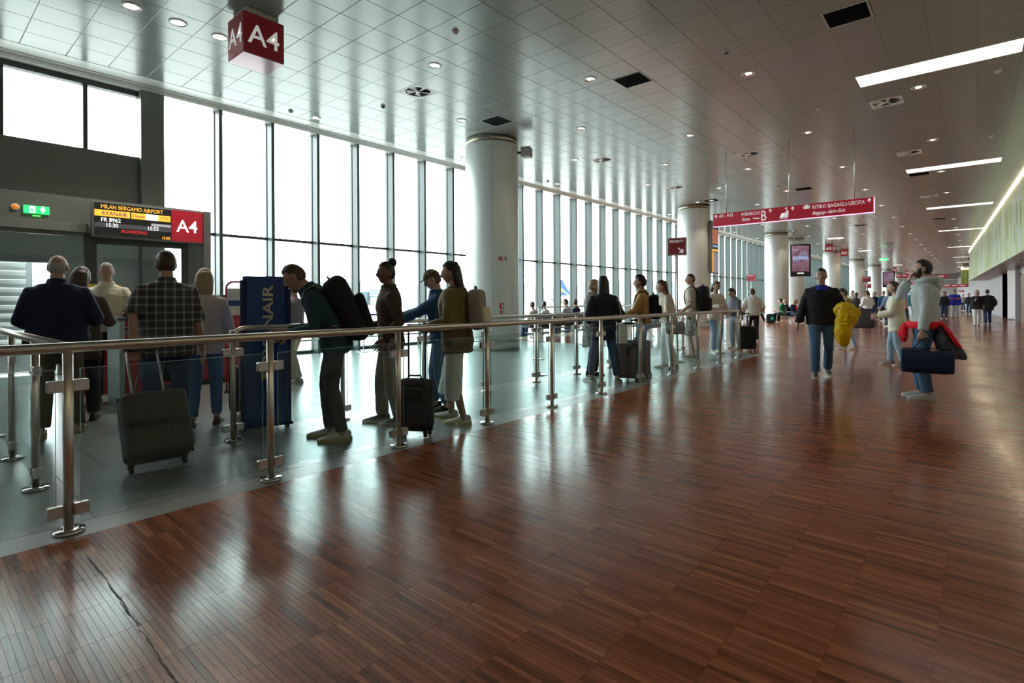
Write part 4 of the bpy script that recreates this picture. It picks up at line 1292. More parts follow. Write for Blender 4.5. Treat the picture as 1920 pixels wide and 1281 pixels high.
def hair_geo(style, hs=1.0, lng=.30, noise_a=.006):
    mb = MB()
    def k(x, y, z):
        if style in ('short', 'long', 'pony', 'bun', 'curly', 'buzz'):
            line = .52 if y > .35 else (-.12 if y > -.05 else -.62)
            if .0 < y <= .35: line = -.12 + (y / .35) * .64
            if -.3 < y <= -.05: line = -.62 + (y + .3) / .25 * .5
            if abs(x) > .8 and y > -.25 and style in ('short', 'buzz', 'curly'): line = max(line, .16)
            return (z - line) / .14
        if style == 'fringe':
            return min((-.1 - y) / .15, (z + .55) / .14, (.42 - z) / .14)
        if style == 'beard':
            return min((y + .02) / .15, ((-.34 if abs(x) < .5 else -.34 + (abs(x) - .5) * 1.1) - z) / .1)
        return -1
    th = {'short': .10, 'long': .13, 'pony': .09, 'bun': .09, 'curly': .20, 'buzz': .035, 'fringe': .05, 'beard': .06}[style]
    rings = []
    for r in HG:
        q = []
        for p in r:
            a = max(0., min(1., k(*p)))
            a = a * a * (3 - 2 * a)
            sc = .90 + (.10 + th) * a
            v = head_pt(*p) * hs
            n = noise.noise(Vector(p) * 7) * noise_a * (3 if style == 'curly' else 1)
            q.append(v * sc + Vector(p) * n * a)
        rings.append(q)
    mb.ring_loft(rings)
    if style == 'long':
        rr = []
        for t, w, d, y in ((-.22, .060, .060, -.030), (0, .086, .075, -.042), (.25, .090, .062, -.060), (.5, .094, .052, -.072), (.8, .090, .042, -.085), (1, .060, .022, -.09)):
            z = .04 - t * lng
            rr.append([(w * math.cos(2 * PI * q / 20) * hs * (1 + .04 * math.sin(q * 5)), (y + d * math.sin(2 * PI * q / 20)) * hs, z * hs) for q in range(20)])
        mb.ring_loft(rr)
    if style == 'pony':
        mb.tube([(0, -.10, .04), (0, -.15, .03), (0, -.165, -.06), (0, -.15, -.20)], [.022, .034, .034, .012], 10)
    if style == 'bun':
        mb.sphere((0, -.075 * hs, .115 * hs), .052 * hs, 12, 8)
    return mb

def hand_geo(mb, wrist, d, n, side, curl=.35, s=1.0, spread=.12):
    """wrist point, direction of the hand, palm normal; side +1 = right hand"""
    d = Vector(d).normalized()
    n = Vector(n)
    n = (n - d * n.dot(d)).normalized()
    w = d.cross(n).normalized()            # across the palm
    if side < 0: w = -w                    # thumb sits on the -w side
    wrist = Vector(wrist)
    rings = []
    for t, a, b in ((-.03, .025, .020), (.0, .026, .019), (.03, .036, .018), (.06, .042, .016), (.088, .040, .013)):
        c = wrist + d * t * s
        rings.append([c + w * (a * s * math.cos(2 * PI * q / 12)) + n * (b * s * math.sin(2 * PI * q / 12)) for q in range(12)])
    mb.ring_loft(rings)
    for o_, ln, r in ((-.030, .068, .0092), (-.0105, .078, .0095), (.0095, .073, .0090), (.0285, .056, .0080)):
        p = wrist + (d * .080 + w * o_) * s
        dd = (d + w * (o_ / .03) * spread).normalized()
        pts, rr = [p], [r * s]
        ang = curl * .5
        for q in range(3):
            v = dd * math.cos(ang) + n * math.sin(ang)
            p = p + v * (ln * (.42, .33, .25)[q]) * s
            pts.append(p); rr.append(r * s * (.95, .88, .62)[q])
            ang += curl
        mb.tube(pts, rr, 8)
    p = wrist + (d * .022 - w * .030) * s
    v = (d * .70 - w * .65 + n * .25).normalized()
    v2 = (d * .90 - w * .25 + n * (.2 + curl * .6)).normalized()
    mb.tube([p, p + v * .038 * s, p + v * .038 * s + v2 * .030 * s, p + v * .038 * s + v2 * .056 * s], [.013 * s, .0115 * s, .010 * s, .006 * s], 8)

def shoe_parts(s, mu, ms, thick=.022, low=True):
    u, so = MB(), MB()
    secs = ((-.078, .024, .072), (-.06, .034, .094), (-.02, .036, .098), (.03, .038, .082), (.09, .044, .062), (.14, .045, .050), (.178, .036, .040), (.198, .014, .028))
    rr = []
    for y, w, h in secs:
        rr.append([(w * s * math.cos(t) * (1 if math.sin(t) < .3 else .86), y * s, (thick * .7 + max(0, (h - thick * .7)) * max(0, math.sin(t)) - (.0 if math.sin(t) >= 0 else 0)) * s) for t in [2 * PI * k / 14 for k in range(14)]])
    u.ring_loft(rr)
    outl = [(-.088, .0), (-.078, .030), (-.03, .040), (.03, .042), (.09, .050), (.15, .050), (.188, .036), (.207, .0)]
    poly = [(x * s, y * s) for y, x in outl] + [(-x * s, y * s) for y, x in outl[-2:0:-1]]
    so.prism(poly, 'z', 0.0, thick * s)
    return u.mesh('shoe', mu), so.mesh('sole', ms)

class Frame:
    """maps points of the upright body to the leaning, twisted one"""
    def __init__(self, s, pel, lean, twist, side=0.0):
        self.s, self.pel, self.lean, self.tw, self.sd = s, Vector(pel), R(lean), R(twist), R(side)
        self.z0 = .92 * s
        pts, c, dz = [], Vector((0, 0, 0)), .02
        z = 0
        while z < 1.2:
            f = max(0, min(1, z / (.30 * s)))
            th = self.lean * f
            pts.append((z, c.copy(), th, f))
            c = c + Vector((math.sin(self.sd * f), math.sin(th), math.cos(th) * math.cos(self.sd * f))) * dz
            z += dz
        self.pts = pts
    def __call__(self, x, y, z):
        if z <= self.z0:
            return self.pel + Vector((x, y, z - self.z0))
        dz = z - self.z0
        k = min(int(dz / .02), len(self.pts) - 2)
        z_, c, th, f = self.pts[k]
        rem = dz - z_
        v = Vector((x, y, rem))
        v = Matrix.Rotation(self.tw * f, 3, 'Z') @ v
        v = Matrix.Rotation(-th, 3, 'X') @ v
        v = Matrix.Rotation(self.sd * f, 3, 'Y') @ v
        return self.pel + c + v

TORSO = [(.80, .145, .105, -.005), (.88, .168, .118, -.012), (.95, .166, .114, -.004), (1.05, .148, .102, .004), (1.15, .150, .106, .010), (1.27, .166, .116, .010), (1.345, .168, .108, .002), (1.39, .145, .092, -.004), (1.425, .112, .078, -.008), (1.455, .085, .068, -.008), (1.50, .058, .058, -.004)]
FIG = {}
def person(label, loc, rz, h=1.75, lean=3, twist=0, side=0, head=(0, 0), bw=1.0, fat=1.0, feet=((.10, .0, -8), (-.10, .0, 8)), heel=(0, 0), hands=((.27, .04, .80), (-.27, .04, .80)), poles=(None, None), palm=(None, None), curl=(.35, .35),
           top=CG, topn='jumper', sleeve=1.0, hem=.86, loose=.018, trousers=DENIM, leg_len=1.0, flare=.012, shoes=(SH_W, SOLE_W), hair=('short', 'dark'), skin='l', beard=None, pel=None, pole_knee=(0, 1, 0), vox=.016, wr=.006, open_neck=False, extra=None, hairlen=.30, collar=None, group=None, hs=1.0):
    s = h / 1.75
    root = empty('person', (loc[0], loc[1], loc[2] if len(loc) > 2 else 0), rz=R(rz), label=label, cat='person', group=group)
    far = vox > .024
    ank = []
    for q, (fx, fy, fa) in enumerate(feet): ank.append(Vector((fx * s, fy * s, (.085 + heel[q]) * s)))
    if pel is None:
        mid = (ank[0] + ank[1]) / 2
        P = Vector((mid.x * .9, mid.y * .9, .92 * s))
        for q in range(2):
            hip = P + Vector(((.092 if q == 0 else -.092) * s, 0, -.02 * s))
            over = (hip - ank[q]).length - .812 * s
            if over > 0: P.z -= over * 1.05
    else: P = Vector(pel) * s
    F = Frame(s, P, lean, twist, side)
    skin_m = SKIN[skin]
    hair_m = HAIR[hair[1]]
    # --- joints
    sh, el, wr_ = [], [], []
    for q, sg in enumerate((1, -1)):
        a = F(sg * .166 * s * bw, -.006 * s, 1.372 * s)
        pole = poles[q] or (sg * .35, -1, -.25)
        e, w = ik(a, Vector(hands[q]) * s, .285 * s, .250 * s, pole)
        sh.append(a); el.append(e); wr_.append(w)
    hip, kn = [], []
    for q, sg in enumerate((1, -1)):
        a = P + Vector((sg * .092 * s, 0, -.02 * s))
        k_, t_ = ik(a, ank[q], .415 * s, .405 * s, pole_knee)
        hip.append(a); kn.append(k_); ank[q] = t_
    # --- body, one continuous skin
    b = MB()
    b.ring_loft([[F(rx * .86 * s * bw * math.cos(2 * PI * k / 16), (yo + ry * .84 * s * math.sin(2 * PI * k / 16)), z * s) for k in range(16)] for z, rx, ry, yo in TORSO[:-1]])
    nb = F(0, -.008 * s, 1.43 * s)
    hd_c = F(0, .018 * s, 1.625 * s)
    hyaw, hpit = R(head[0]), R(head[1])
    up_v = (F(0, 0, 1.60 * s) - F(0, 0, 1.50 * s)).normalized()
    # head frame: follows the torso twist, then its own yaw and pitch (world level pitch)
    HM = Matrix.Translation(hd_c) @ Matrix.Rotation(R(twist) + hyaw, 4, 'Z') @ Matrix.Rotation(hpit - R(lean) * .55, 4, 'X')
    neck_top = HM @ Vector((0, -.018, -.06)) * 1
    b.tube([nb, (nb + neck_top) / 2, neck_top], [.066 * s, .056 * s, .055 * s], 14)
    for q in range(2):
        b.tube([sh[q] + (Vector((0, 0, 0)) - sh[q] + F(0, 0, 1.36 * s)) * .25, sh[q], sh[q] * .5 + el[q] * .5, el[q], el[q] * .55 + wr_[q] * .45, wr_[q], wr_[q] + (wr_[q] - el[q]).normalized() * .02 * s], [.05 * s, .046 * s, .041 * s, .037 * s, .036 * s, .025 * s, .022 * s], 12)
        b.tube([hip[q] + Vector((0, 0, .05 * s)), hip[q] * .75 + kn[q] * .25, kn[q], kn[q] * .65 + ank[q] * .35, ank[q], ank[q] - Vector((0, 0, .05 * s))], [.078 * s, .074 * s, .050 * s, .051 * s, .036 * s, .034 * s], 12)
    bm_ = remesh(b, skin_m, vox if far else .013, 0, 2, 'body')
    fin = MB()
    fin.add([v.co for v in bm_.vertices], [tuple(p.vertices) for p in bm_.polygons], True)
    bpy.data.meshes.remove(bm_)
    fin.smooth = True
    head_geo(fin, HM, s ** .35 * hs)
    fin.mi = 0
    for q, sg in enumerate((1, -1)):
        d = (wr_[q] - el[q]).normalized()
        pn = palm[q] or (-sg * 1, .0, 0)
        if Vector(pn).cross(d).length < .05: pn = (0, 1, 0)
        hand_geo(fin, wr_[q], d, pn, sg, curl[q], s)
    body = fin.build('body', [skin_m, M_eye, hair_m, mat('lips', (.36, .13, .11), .5)], root)
    # --- top garment
    if top:
        g = MB()
        lo = loose
        zs = [(z, rx * fat * bw + lo, ry * fat + lo, yo) for z, rx, ry, yo in TORSO if z > hem + .02 and z < 1.47]
        if hem < .80:
            zs = [(hem, .150 * fat * bw + lo + (.8 - hem) * .12, .112 * fat + lo + (.8 - hem) * .10, 0), ((hem + .80) / 2, .158 * fat * bw + lo + .01, .115 * fat + lo, -.005)] + zs
        else:
            zs = [(hem, .166 * fat * bw + lo * .9, .114 * fat + lo * .9, -.004)] + zs
        g.ring_loft([[F(rx * s * math.cos(2 * PI * k / 18), (yo + ry * math.sin(2 * PI * k / 18)) * s, z * s) for k in range(18)] for z, rx, ry, yo in zs])
        if collar:
            cr_ = [[F(r_ * s * math.cos(2 * PI * k / 16), (-.004 + r_ * 1.05 * math.sin(2 * PI * k / 16)) * s, z * s) for k in range(16)] for z, r_ in ((1.42, .10), (1.47, .075 + collar * .4), (1.50 + collar * .3, .07 + collar * .5))]
            g.ring_loft(cr_)
        for q in range(2):
            if sleeve >= .99:
                pts = [sh[q] + (F(0, 0, 1.345 * s) - sh[q]) * .45, sh[q], sh[q] * .5 + el[q] * .5, el[q], el[q] * .5 + wr_[q] * .5, wr_[q] - (wr_[q] - el[q]).normalized() * .012]
                rr = [.062, .056, .051, .046, .043, .035]
            else:
                e2 = sh[q] + (el[q] - sh[q]) * min(1, sleeve * 1.3)
                pts = [sh[q] + (F(0, 0, 1.345 * s) - sh[q]) * .45, sh[q], sh[q] * .5 + e2 * .5, e2]
                rr = [.066, .056, .055, .054]
            g.tube(pts, [r_ * s * (fat ** .5) + lo * .55 for r_ in rr], 12)
        gm = remesh(g, top, vox, wr, 3, topn)
        link(topn, gm, root)
    # --- trousers
    if trousers:
        g = MB()
        g.ring_loft([[F(rx * s * bw * fat ** .7 * math.cos(2 * PI * k / 16), (yo + ry * fat ** .7 * math.sin(2 * PI * k / 16)) * s, z * s) for k in range(16)] for z, rx, ry, yo in ((.80, .150, .115, -.005), (.88, .175, .125, -.012), (.95, .172, .122, -.004), (1.02, .158, .112, .002))])
        for q in range(2):
            A, K, N_ = hip[q] + Vector((0, 0, .04 * s)), kn[q], ank[q]
            if leg_len > .9:
                pts = [A, A * .7 + K * .3, K, K * .5 + N_ * .5, N_ + (K - N_) * (1 - leg_len) + Vector((0, 0, .0))]
                rr = [.098, .090, .068, .062 + flare * .6, .052 + flare]
            else:
                e2 = A + (K - A) * (leg_len * 1.7)
                pts = [A, A * .6 + e2 * .4, e2]
                rr = [.098, .098, .092 + flare]
            g.tube(pts, [r_ * s * fat ** .5 for r_ in rr], 14)
        gm = remesh(g, trousers, vox, wr, 3, 'trousers', 13)
        link('trousers' if leg_len > .9 else 'shorts', gm, root)
    # --- shoes
    for q in range(2):
        mu, ms = shoe_parts(s * (1.04 if h > 1.7 else .96), shoes[0], shoes[1], .030 if shoes[1] in (SOLE_W, SOLE_Y) else .018)
        o = link('shoe', mu, root, (ank[q].x, ank[q].y, ank[q].z - .085 * s))
        a_ = feet[q][2]
        o.rotation_euler = (-heel[q] * 3.2, 0, R(a_))
        link('sole', ms, o)
    # --- hair
    if hair[0]:
        hm = hair_geo(hair[0], s ** .35 * hs, hairlen)
        hm.xform(HM)
        hm.build('hair', hair_m, root)
    if beard:
        bmh = hair_geo('beard', s ** .35 * hs, noise_a=.003)
        bmh.xform(HM)
        bmh.build('beard', HAIR[beard], root)
    return dict(root=root, F=F, s=s, HM=HM, wr=wr_, el=el, sh=sh, kn=kn, ank=ank, hip=hip, loc=loc, rz=rz)

def cap_on(p, m, brim=True, hs=1.0):
    mb = MB()
    rings = []
    for r in HG:
        q = []
        for x, y, z in r:
            a = max(0, min(1, (z - .22) / .08))
            q.append(head_pt(x, y, z) * hs * (.88 + .29 * a))
        rings.append(q)
    mb.ring_loft(rings)
    if brim:
        pts = [(.072 * math.cos(t), .075 + .085 * math.sin(t), .030 + .006 * math.cos(2 * t)) for t in [PI * k / 12 for k in range(13)]]
        vs = [Vector(q) for q in pts] + [Vector(q) + Vector((0, 0, .006)) for q in pts]
        n_ = len(pts)
        mb.add(vs, [tuple(range(n_)), tuple(range(2 * n_ - 1, n_ - 1, -1))] + [(k, k + 1, n_ + k + 1, n_ + k) for k in range(n_ - 1)])
    mb.xform(p['HM'])
    mb.build('cap', m, p['root'])

def on_person(name, p, label, cat, group=None):
    return empty(name, (p['loc'][0], p['loc'][1], p['loc'][2] if len(p['loc']) > 2 else 0), rz=R(p['rz']), label=label, cat=cat, group=group)

def backpack(p, m, label, w=.15, d=.09, z0=.98, z1=1.44, m2=None, straps=M_black, cross=False, off=.0, y0=-.125):
    F, s = p['F'], p['s']
    e = on_person('backpack', p, label, 'backpack')
    mb = MB().rbox(-w, w, y0 - 2 * d - off, y0 - off, z0, z1, min(w, d) * .75, 4)
    mb.v = [tuple(F(x * s, y * s, z * s)) for x, y, z in mb.v]
    mb.build('pack', m, e)
    mb = MB().rbox(-w * .8, w * .8, y0 - 2 * d - off - .045, y0 - 2 * d - off + .04, z0 + .03, z0 + (z1 - z0) * .55, .035, 3)
    mb.v = [tuple(F(x * s, y * s, z * s)) for x, y, z in mb.v]
    mb.build('pocket', m2 or m, e)
    for sg in (1, -1):
        path = [(.085, y0, 1.40), (.10, -.07, 1.455), (.105, .02, 1.465), (.11, .105, 1.40), (.115, .135, 1.28), (.13, .11, 1.14), (.165, .0, 1.06), (.14, y0 + .01, 1.04)]
        MB().tube([F(sg * x * s, y * s, z * s) for x, y, z in path], .018, 8, flat=.45).build('strap', straps, e)
    if cross:
        MB().tube([F(x * s, y * s, z * s) for x, y, z in ((.16, -.05, 1.25), (.185, .0, 1.15), (.17, .05, 1.02))], .012, 6).build('strap', straps, e)
    hndl = [(-.04, y0 - d - off, z1 - .01), (-.03, y0 - d - off, z1 + .03), (.03, y0 - d - off, z1 + .03), (.04, y0 - d - off, z1 - .01)]
    MB().tube([F(x * s, y * s, z * s) for x, y, z in hndl], .009, 6).build('handle', straps, e)
    return e

def suitcase(loc, rz, w, d, h, m, label, tilt=0, handle=.45, wheels=4, mtrim=M_black, hm=None, group=None, soft=False):
    e = empty('suitcase', loc, rz=R(rz), label=label, cat='suitcase', group=group)
    T = Matrix.Rotation(R(tilt), 4, 'X')
    def B(mb, nm, mm, par=None):
        mb.xform(T)
        return mb.build(nm, mm, par or e)
    sh_ = B(MB().rbox(-w / 2, w / 2, -d / 2, d / 2, .05, .05 + h, min(d * .3, .06) if not soft else .075, 4), 'shell', m)
    if soft:
        B(MB().rbox(-w * .40, w * .40, -d / 2 - .035, -d / 2 + .02, .10, .05 + h * .52, .025, 3), 'front_pocket', m)
        B(MB().rbox(-w * .36, w * .36, -d / 2 - .025, -d / 2 + .02, .08 + h * .56, h - .02, .02, 3), 'upper_pocket', m)
    else:
        for k in range(5):
            B(MB().rbox(-w * .36 + k * w * .18 - .008, -w * .36 + k * w * .18 + .008, -d / 2 - .004, -d / 2 + .01, .13, h - .03, .003), 'rib', m)
    B(MB().box(-w / 2 - .002, w / 2 + .002, -.006, .006, .06, .045 + h), 'zip', mtrim)
    B(MB().tube([(-.07, 0, .05 + h - .005), (-.06, 0, .05 + h + .03), (.06, 0, .05 + h + .03), (.07, 0, .05 + h - .005)], .010, 8), 'top_handle', mtrim)
    if handle:
        hy = d / 2 - .045
        hmn = hm or M_steel2
        for sg in (-1, 1):
            B(MB().tube([(sg * w * .24, hy, .05 + h - .02), (sg * w * .24, hy, .05 + h + handle)], .010, 8), 'telescopic_tube', hmn)
        B(MB().rbox(-w * .28, w * .28, hy - .015, hy + .015, .05 + h + handle - .01, .05 + h + handle + .025, .01, 2), 'grip', mtrim)
    for x in (-w / 2 + .05, w / 2 - .05):
        for y in ((-d / 2 + .05, d / 2 - .05) if wheels == 4 else (d / 2 - .03,)):
            mb = MB().lathe([(.001, -.014), (.024, -.014), (.026, 0), (.024, .014), (.001, .014)], 14)
            mb.xform(Matrix.Translation((x, y, .027)) @ Matrix.Rotation(R(90), 4, 'Y'))
            B(mb, 'wheel', M_black)
            B(MB().rbox(x - .02, x + .02, y - .02, y + .02, .035, .065, .004), 'wheel_mount', mtrim)
    return e

random.seed(77)
# ---- by the boarding desk
p = person('broad bald man in a dark navy jacket seen from behind at the gate', (-6.85, 1.06), 74, h=1.79, lean=4, bw=1.14, fat=1.2, feet=((.13, .05, -10), (-.12, -.02, 10)), hands=((.26, .22, 1.08), (-.22, .26, 1.05)), top=CN, topn='jacket', hem=.84, loose=.03, collar=.03, trousers=CKH, flare=.02, shoes=(mat('shoe_white_red', (.55, .50, .46), .6), SOLE_Y), hair=('fringe', 'grey'), skin='m', head=(-12, 0), vox=.014)
for o in [c for c in p['root'].children if c.name.startswith('shoe')][:2]:
    for k in range(3): MB().box(.046, .049, .02 + k * .028, .034 + k * .028, .03, .062).build('stripe', M_red, o)
person('woman with brown hair and dark coat half hidden beside the navy man', (-7.43, 1.36), 75, h=1.70, feet=((.1, 0, -5), (-.1, 0, 5)), hands=((.18, .28, 1.15), (-.24, .05, .82)), top=CBR, topn='coat', hem=.7, loose=.025, trousers=CB, shoes=(SH_B, SOLE_B), hair=('long', 'brown'), hairlen=.2, head=(-20, 0))
st = person('bald staff member in a cream polo shirt facing the queue', (-8.62, 1.85), 250, h=1.84, lean=5, bw=1.05, fat=1.05, feet=((.11, 0, -8), (-.11, 0, 8)), hands=((.24, .30, 1.10), (-.26, .34, 1.12)), top=CCR, topn='polo_shirt', sleeve=.6, hem=.88, loose=.022, collar=.02, trousers=CB, shoes=(SH_B, SOLE_B), hair=('buzz', 'grey'), skin='l', head=(6, -8), palm=((0, 0, -1), (0, 0, -1)), vox=.014)
F, s = st['F'], st['s']
MB().tube([F(x * s, y * s, z * s) for x, y, z in ((-.07, .03, 1.46), (-.06, .12, 1.36), (-.02, .145, 1.22), (0, .145, 1.10), (.02, .145, 1.22), (.06, .12, 1.36), (.07, .03, 1.46))], .008, 6, flat=.4).build('lanyard', mat('lanyard_green', (.10, .16, .03), .6), st['root'])
ck = person('tall man in a dark checked shirt pulling a suitcase, seen from behind', (-5.60, 1.62), 72, h=1.80, lean=3, bw=1.10, fat=1.12, feet=((.14, .16, -5), (-.10, -.12, 8)), hands=((.30, .10, .82), (-.20, -.20, .895)), palm=((-1, 0, 0), (0, -1, -.2)), curl=(.4, .9), top=PLAID, topn='checked_shirt', sleeve=.75, hem=.80, loose=.03, collar=.015, trousers=DENIM_D, shoes=(SH_BR, SOLE_B), hair=('short', 'brown'), skin='m', head=(8, 0), vox=.014, twist=6)
suitcase((-4.76, 1.36, .052), 87, .46, .24, .54, mat('case_taupe', (.055, .050, .042), .55, bump=.2, bscale=120), 'tilted dark taupe suitcase pulled behind the checked shirt man', tilt=-33, handle=.46, hm=mat('tube_grey', (.45, .45, .44), .35, metal=.6), wheels=2)
person('woman in a light beige jacket with blond hair seen from behind', (-6.17, 2.16), 62, h=1.66, lean=2, feet=((.11, .05, -5), (-.11, -.04, 5)), hands=((.30, .06, .80), (-.25, .1, .86)), top=CBE, topn='jacket', hem=.80, loose=.035, trousers=DENIM, flare=.0, leg_len=.95, shoes=(SH_BR, SOLE_B), hair=('long', 'blond'), hairlen=.24, vox=.014)
suitcase((-6.35, 2.66, 0), 60, .34, .22, .52, CB, 'small black suitcase behind the rounded railing end', handle=0)
person('traveller in a white shirt outside behind the boarding doors', (-13.3, 0.75, 0), 85, h=1.72, hands=((.27, .04, .80), (-.27, .04, .80)), top=CLB, topn='shirt', sleeve=.6, trousers=CBE, hair=('short', 'brown'), vox=.022)
# stroller
sv = empty('stroller', (-7.22, 2.08, 0), rz=R(60), label='black baby stroller with spoked wheels at the gate', cat='stroller')
for x in (-.26, .26):
    for y, r_ in ((-.30, .14), (.34, .12)):
        w_ = MB().lathe([(r_ - .022, -.016), (r_, -.014), (r_ + .004, 0), (r_, .014), (r_ - .022, .016)], 26, cap=False)
        w_.ring_loft([[(r_ - .022, 0, 0)] * 3, [(r_ - .022, 0, 0)] * 3], cap=False)
        w_.xform(Matrix.Translation((x, y, r_)) @ Matrix.Rotation(R(90), 4, 'Y'))
        wo = w_.build('wheel', M_black, sv)
        rim = MB()
        rim.tube([(x, y + (r_ - .028) * math.cos(t), r_ + (r_ - .028) * math.sin(t)) for t in [2 * PI * k / 24 for k in range(25)]], .008, 6)
        for k in range(5):
            t = 2 * PI * k / 5
            rim.tube([(x, y, r_), (x, y + (r_ - .03) * math.cos(t), r_ + (r_ - .03) * math.sin(t))], .006, 5)
        rim.build('spokes', M_steel2, wo)
for x in (-.24, .24):
    MB().tube([(x, -.30, .15), (x, .05, .55), (x, -.45, 1.02)], .013, 8).tube([(x, .34, .13), (x, .05, .55)], .013, 8).build('frame_tube', mat('stroller_alu', (.3, .3, .3), .35, metal=.8), sv)
MB().tube([(-.24, -.45, 1.02), (.24, -.45, 1.02)], .016, 8).build('push_bar', M_black, sv)
MB().rbox(-.20, .20, -.12, .32, .38, .50, .04, 3).build('seat', CB, sv)
mb = MB().rbox(-.19, .19, -.05, .04, 0, .5, .03, 3); mb.xform(Matrix.Translation((0, -.08, .46)) @ Matrix.Rotation(R(22), 4, 'X')); mb.build('backrest', CB, sv)
mb = MB()
rr = []
for k in range(9):
    a = R(20 + k * 13)
    rr.append([(x_, -.12 + .32 * math.cos(a) * q_, .78 + .26 * math.sin(a) * q_) for x_, q_ in ((-.22, .97), (-.12, 1.03), (0, 1.05), (.12, 1.03), (.22, .97), (.21, .93), (0, 1.0), (-.21, .93))])
mb.ring_loft(rr); mb.build('canopy', CDG, sv)
MB().rbox(-.18, .18, -.25, .2, .16, .32, .03, 2).build('basket', CDG, sv)

# ---- middle of the queue
lm = person('man bending forward under a large dark backpack at the railing', (-4.62, 2.72), 145, h=1.78, lean=38, feet=((.09, .02, -6), (-.10, -.10, 6)), hands=((.08, .40, 1.00), (-.16, .36, .98)), top=CTE, topn='jacket', hem=.82, loose=.03, collar=.02, trousers=CDG, flare=.004, shoes=(SH_W, SOLE_Y), hair=('short', 'brown'), skin='m', head=(0, -12), vox=.014)
backpack(lm, CB, 'huge black backpack on the bending man', w=.19, d=.115, z0=.92, z1=1.42, y0=-.095, straps=blotch_mat('strap_pattern', [(.25, .25, .26), (.10, .03, .05), (.42, .42, .42)], 22), off=.0)
person('person in a grey cardigan and pale trousers behind the blue totem', (-8.29, 4.24), 120, h=1.63, feet=((.08, .10, -5), (-.08, -.12, 5)), hands=((.16, .25, 1.0), (-.18, .25, 1.05)), top=cloth('cloth_mauve', (.13, .12, .13)), topn='cardigan', hem=.78, loose=.03, trousers=CBE, flare=.015, shoes=(SH_W, SOLE_W), hair=('short', 'brown'), vox=.018)
person('tall dark haired person in a brown jacket with hair tied up', (-4.72, 3.50), 150, h=1.73, feet=((.09, .10, -5), (-.09, -.06, 8)), hands=((.22, .22, 1.02), (-.24, .12, .92)), top=CBR, topn='jacket', hem=.80, loose=.025, collar=.02, trousers=CTP, flare=.018, shoes=(SH_G, SOLE_W), hair=('bun', 'dark'), skin='d', head=(20, 0), vox=.014)
cm = person('man in a patterned cap and blue jacket reaching forward in the queue', (-4.85, 4.28), 138, h=1.68, lean=8, feet=((.10, .05, -5), (-.10, -.08, 8)), hands=((.08, .50, 1.14), (-.05, .48, 1.12)), poles=((.5, -.2, -1), (-.5, -.2, -1)), palm=((-1, 0, 0), (1, 0, 0)), curl=(.6, .6), top=CBL, topn='jacket', hem=.84, loose=.03, collar=.02, trousers=DENIM, flare=.006, leg_len=.96, shoes=(SH_B, SOLE_B), hair=('short', 'brown'), skin='l', head=(0, -18), vox=.014)
cap_on(cm, blotch_mat('cap_pattern', [(.06, .05, .03), (.20, .17, .11), (.10, .085, .05)], 25))
ow = person('woman in an olive jacket and white trousers with long dark hair', (-4.24, 3.99), 122, h=1.74, lean=5, feet=((.13, .10, -10), (-.13, -.10, 10)), hands=((.16, .28, 1.04), (-.18, .26, 1.02)), top=COL, topn='jacket', hem=.76, loose=.05, fat=1.08, trousers=CW, flare=-.002, leg_len=.88, shoes=(SH_W, SOLE_Y), hair=('long', 'dark'), hairlen=.32, skin='m', head=(10, -6), vox=.014)
backpack(ow, CTP, 'taupe and cream backpack on the olive jacket woman', w=.145, d=.085, z0=1.0, z1=1.42, m2=CCR, off=.035)
suitcase((-4.10, 3.30, 0), 30, .36, .22, .50, CB, 'black soft suitcase with its handle up behind the railing', handle=.50, hm=M_black, soft=True)

# ---- queue further right
person('blond woman in a grey fur coat with a black scarf', (-5.02, 7.90), -40, h=1.66, feet=((.09, .03, 0), (-.09, 0, 0)), hands=((.15, .25, 1.0), (-.16, .25, .98)), top=FUR, topn='fur_coat', hem=.52, loose=.05, collar=.05, trousers=CB, shoes=(SH_B, SOLE_B), hair=('short', 'blond'), head=(-15, 0), wr=.012)
bc = person('woman in a long black cardigan with straight dark hair, back to us', (-4.42, 7.34), 38, h=1.69, feet=((.20, .0, -25), (-.22, .08, 30)), hands=((.25, .18, 1.0), (-.23, .16, .98)), top=cloth('cloth_ink', (.012, .013, .02)), topn='cardigan', hem=.70, loose=.04, trousers=DENIM_D, flare=.004, leg_len=.93, shoes=(SH_GR, SOLE_W), hair=('long', 'dark'), hairlen=.36, skin='l')
e = on_person('tote_bag', bc, 'cream tote bag hanging from the black cardigan woman', 'bag')
F, s = bc['F'], bc['s']
mb = MB().rbox(.20, .34, -.16, .20, .62, .92, .03, 2); mb.build('bag', CCR, e)
MB().tube([(.26, .13, .90), (.23, .08, 1.25), F(.17 * s, .01, 1.44 * s), (.22, -.10, 1.25), (.26, -.12, .90)], .012, 6, flat=.5).build('strap', CCR, e)
suitcase((-4.22, 7.70, 0), 20, .40, .24, .56, CB, 'black suitcase between the black cardigan woman and the railing', handle=.3, hm=M_dark)
suitcase((-4.25, 8.10, 0), 25, .42, .25, .58, mat('case_black', (.012, .012, .013), .4), 'black hard suitcase beside the jeans of the tan jacket person', handle=.32)
tn = person('person in a tan leather jacket with dark hair looking left', (-4.33, 8.45), 118, h=1.73, lean=3, feet=((.09, .06, -6), (-.09, -.06, 6)), hands=((.12, .34, 1.02), (-.14, .36, 1.0)), poles=((.5, -.4, -1), (-.5, -.4, -1)), top=CTAN, topn='leather_jacket', hem=.88, loose=.03, collar=.02, trousers=DENIM_M, flare=.03, shoes=(SH_W, SOLE_W), hair=('curly', 'dark'), skin='m', head=(0, 0), wr=.008)
backpack(tn, CB, 'black backpack on the tan jacket person', w=.14, d=.08, z0=.98, z1=1.40)
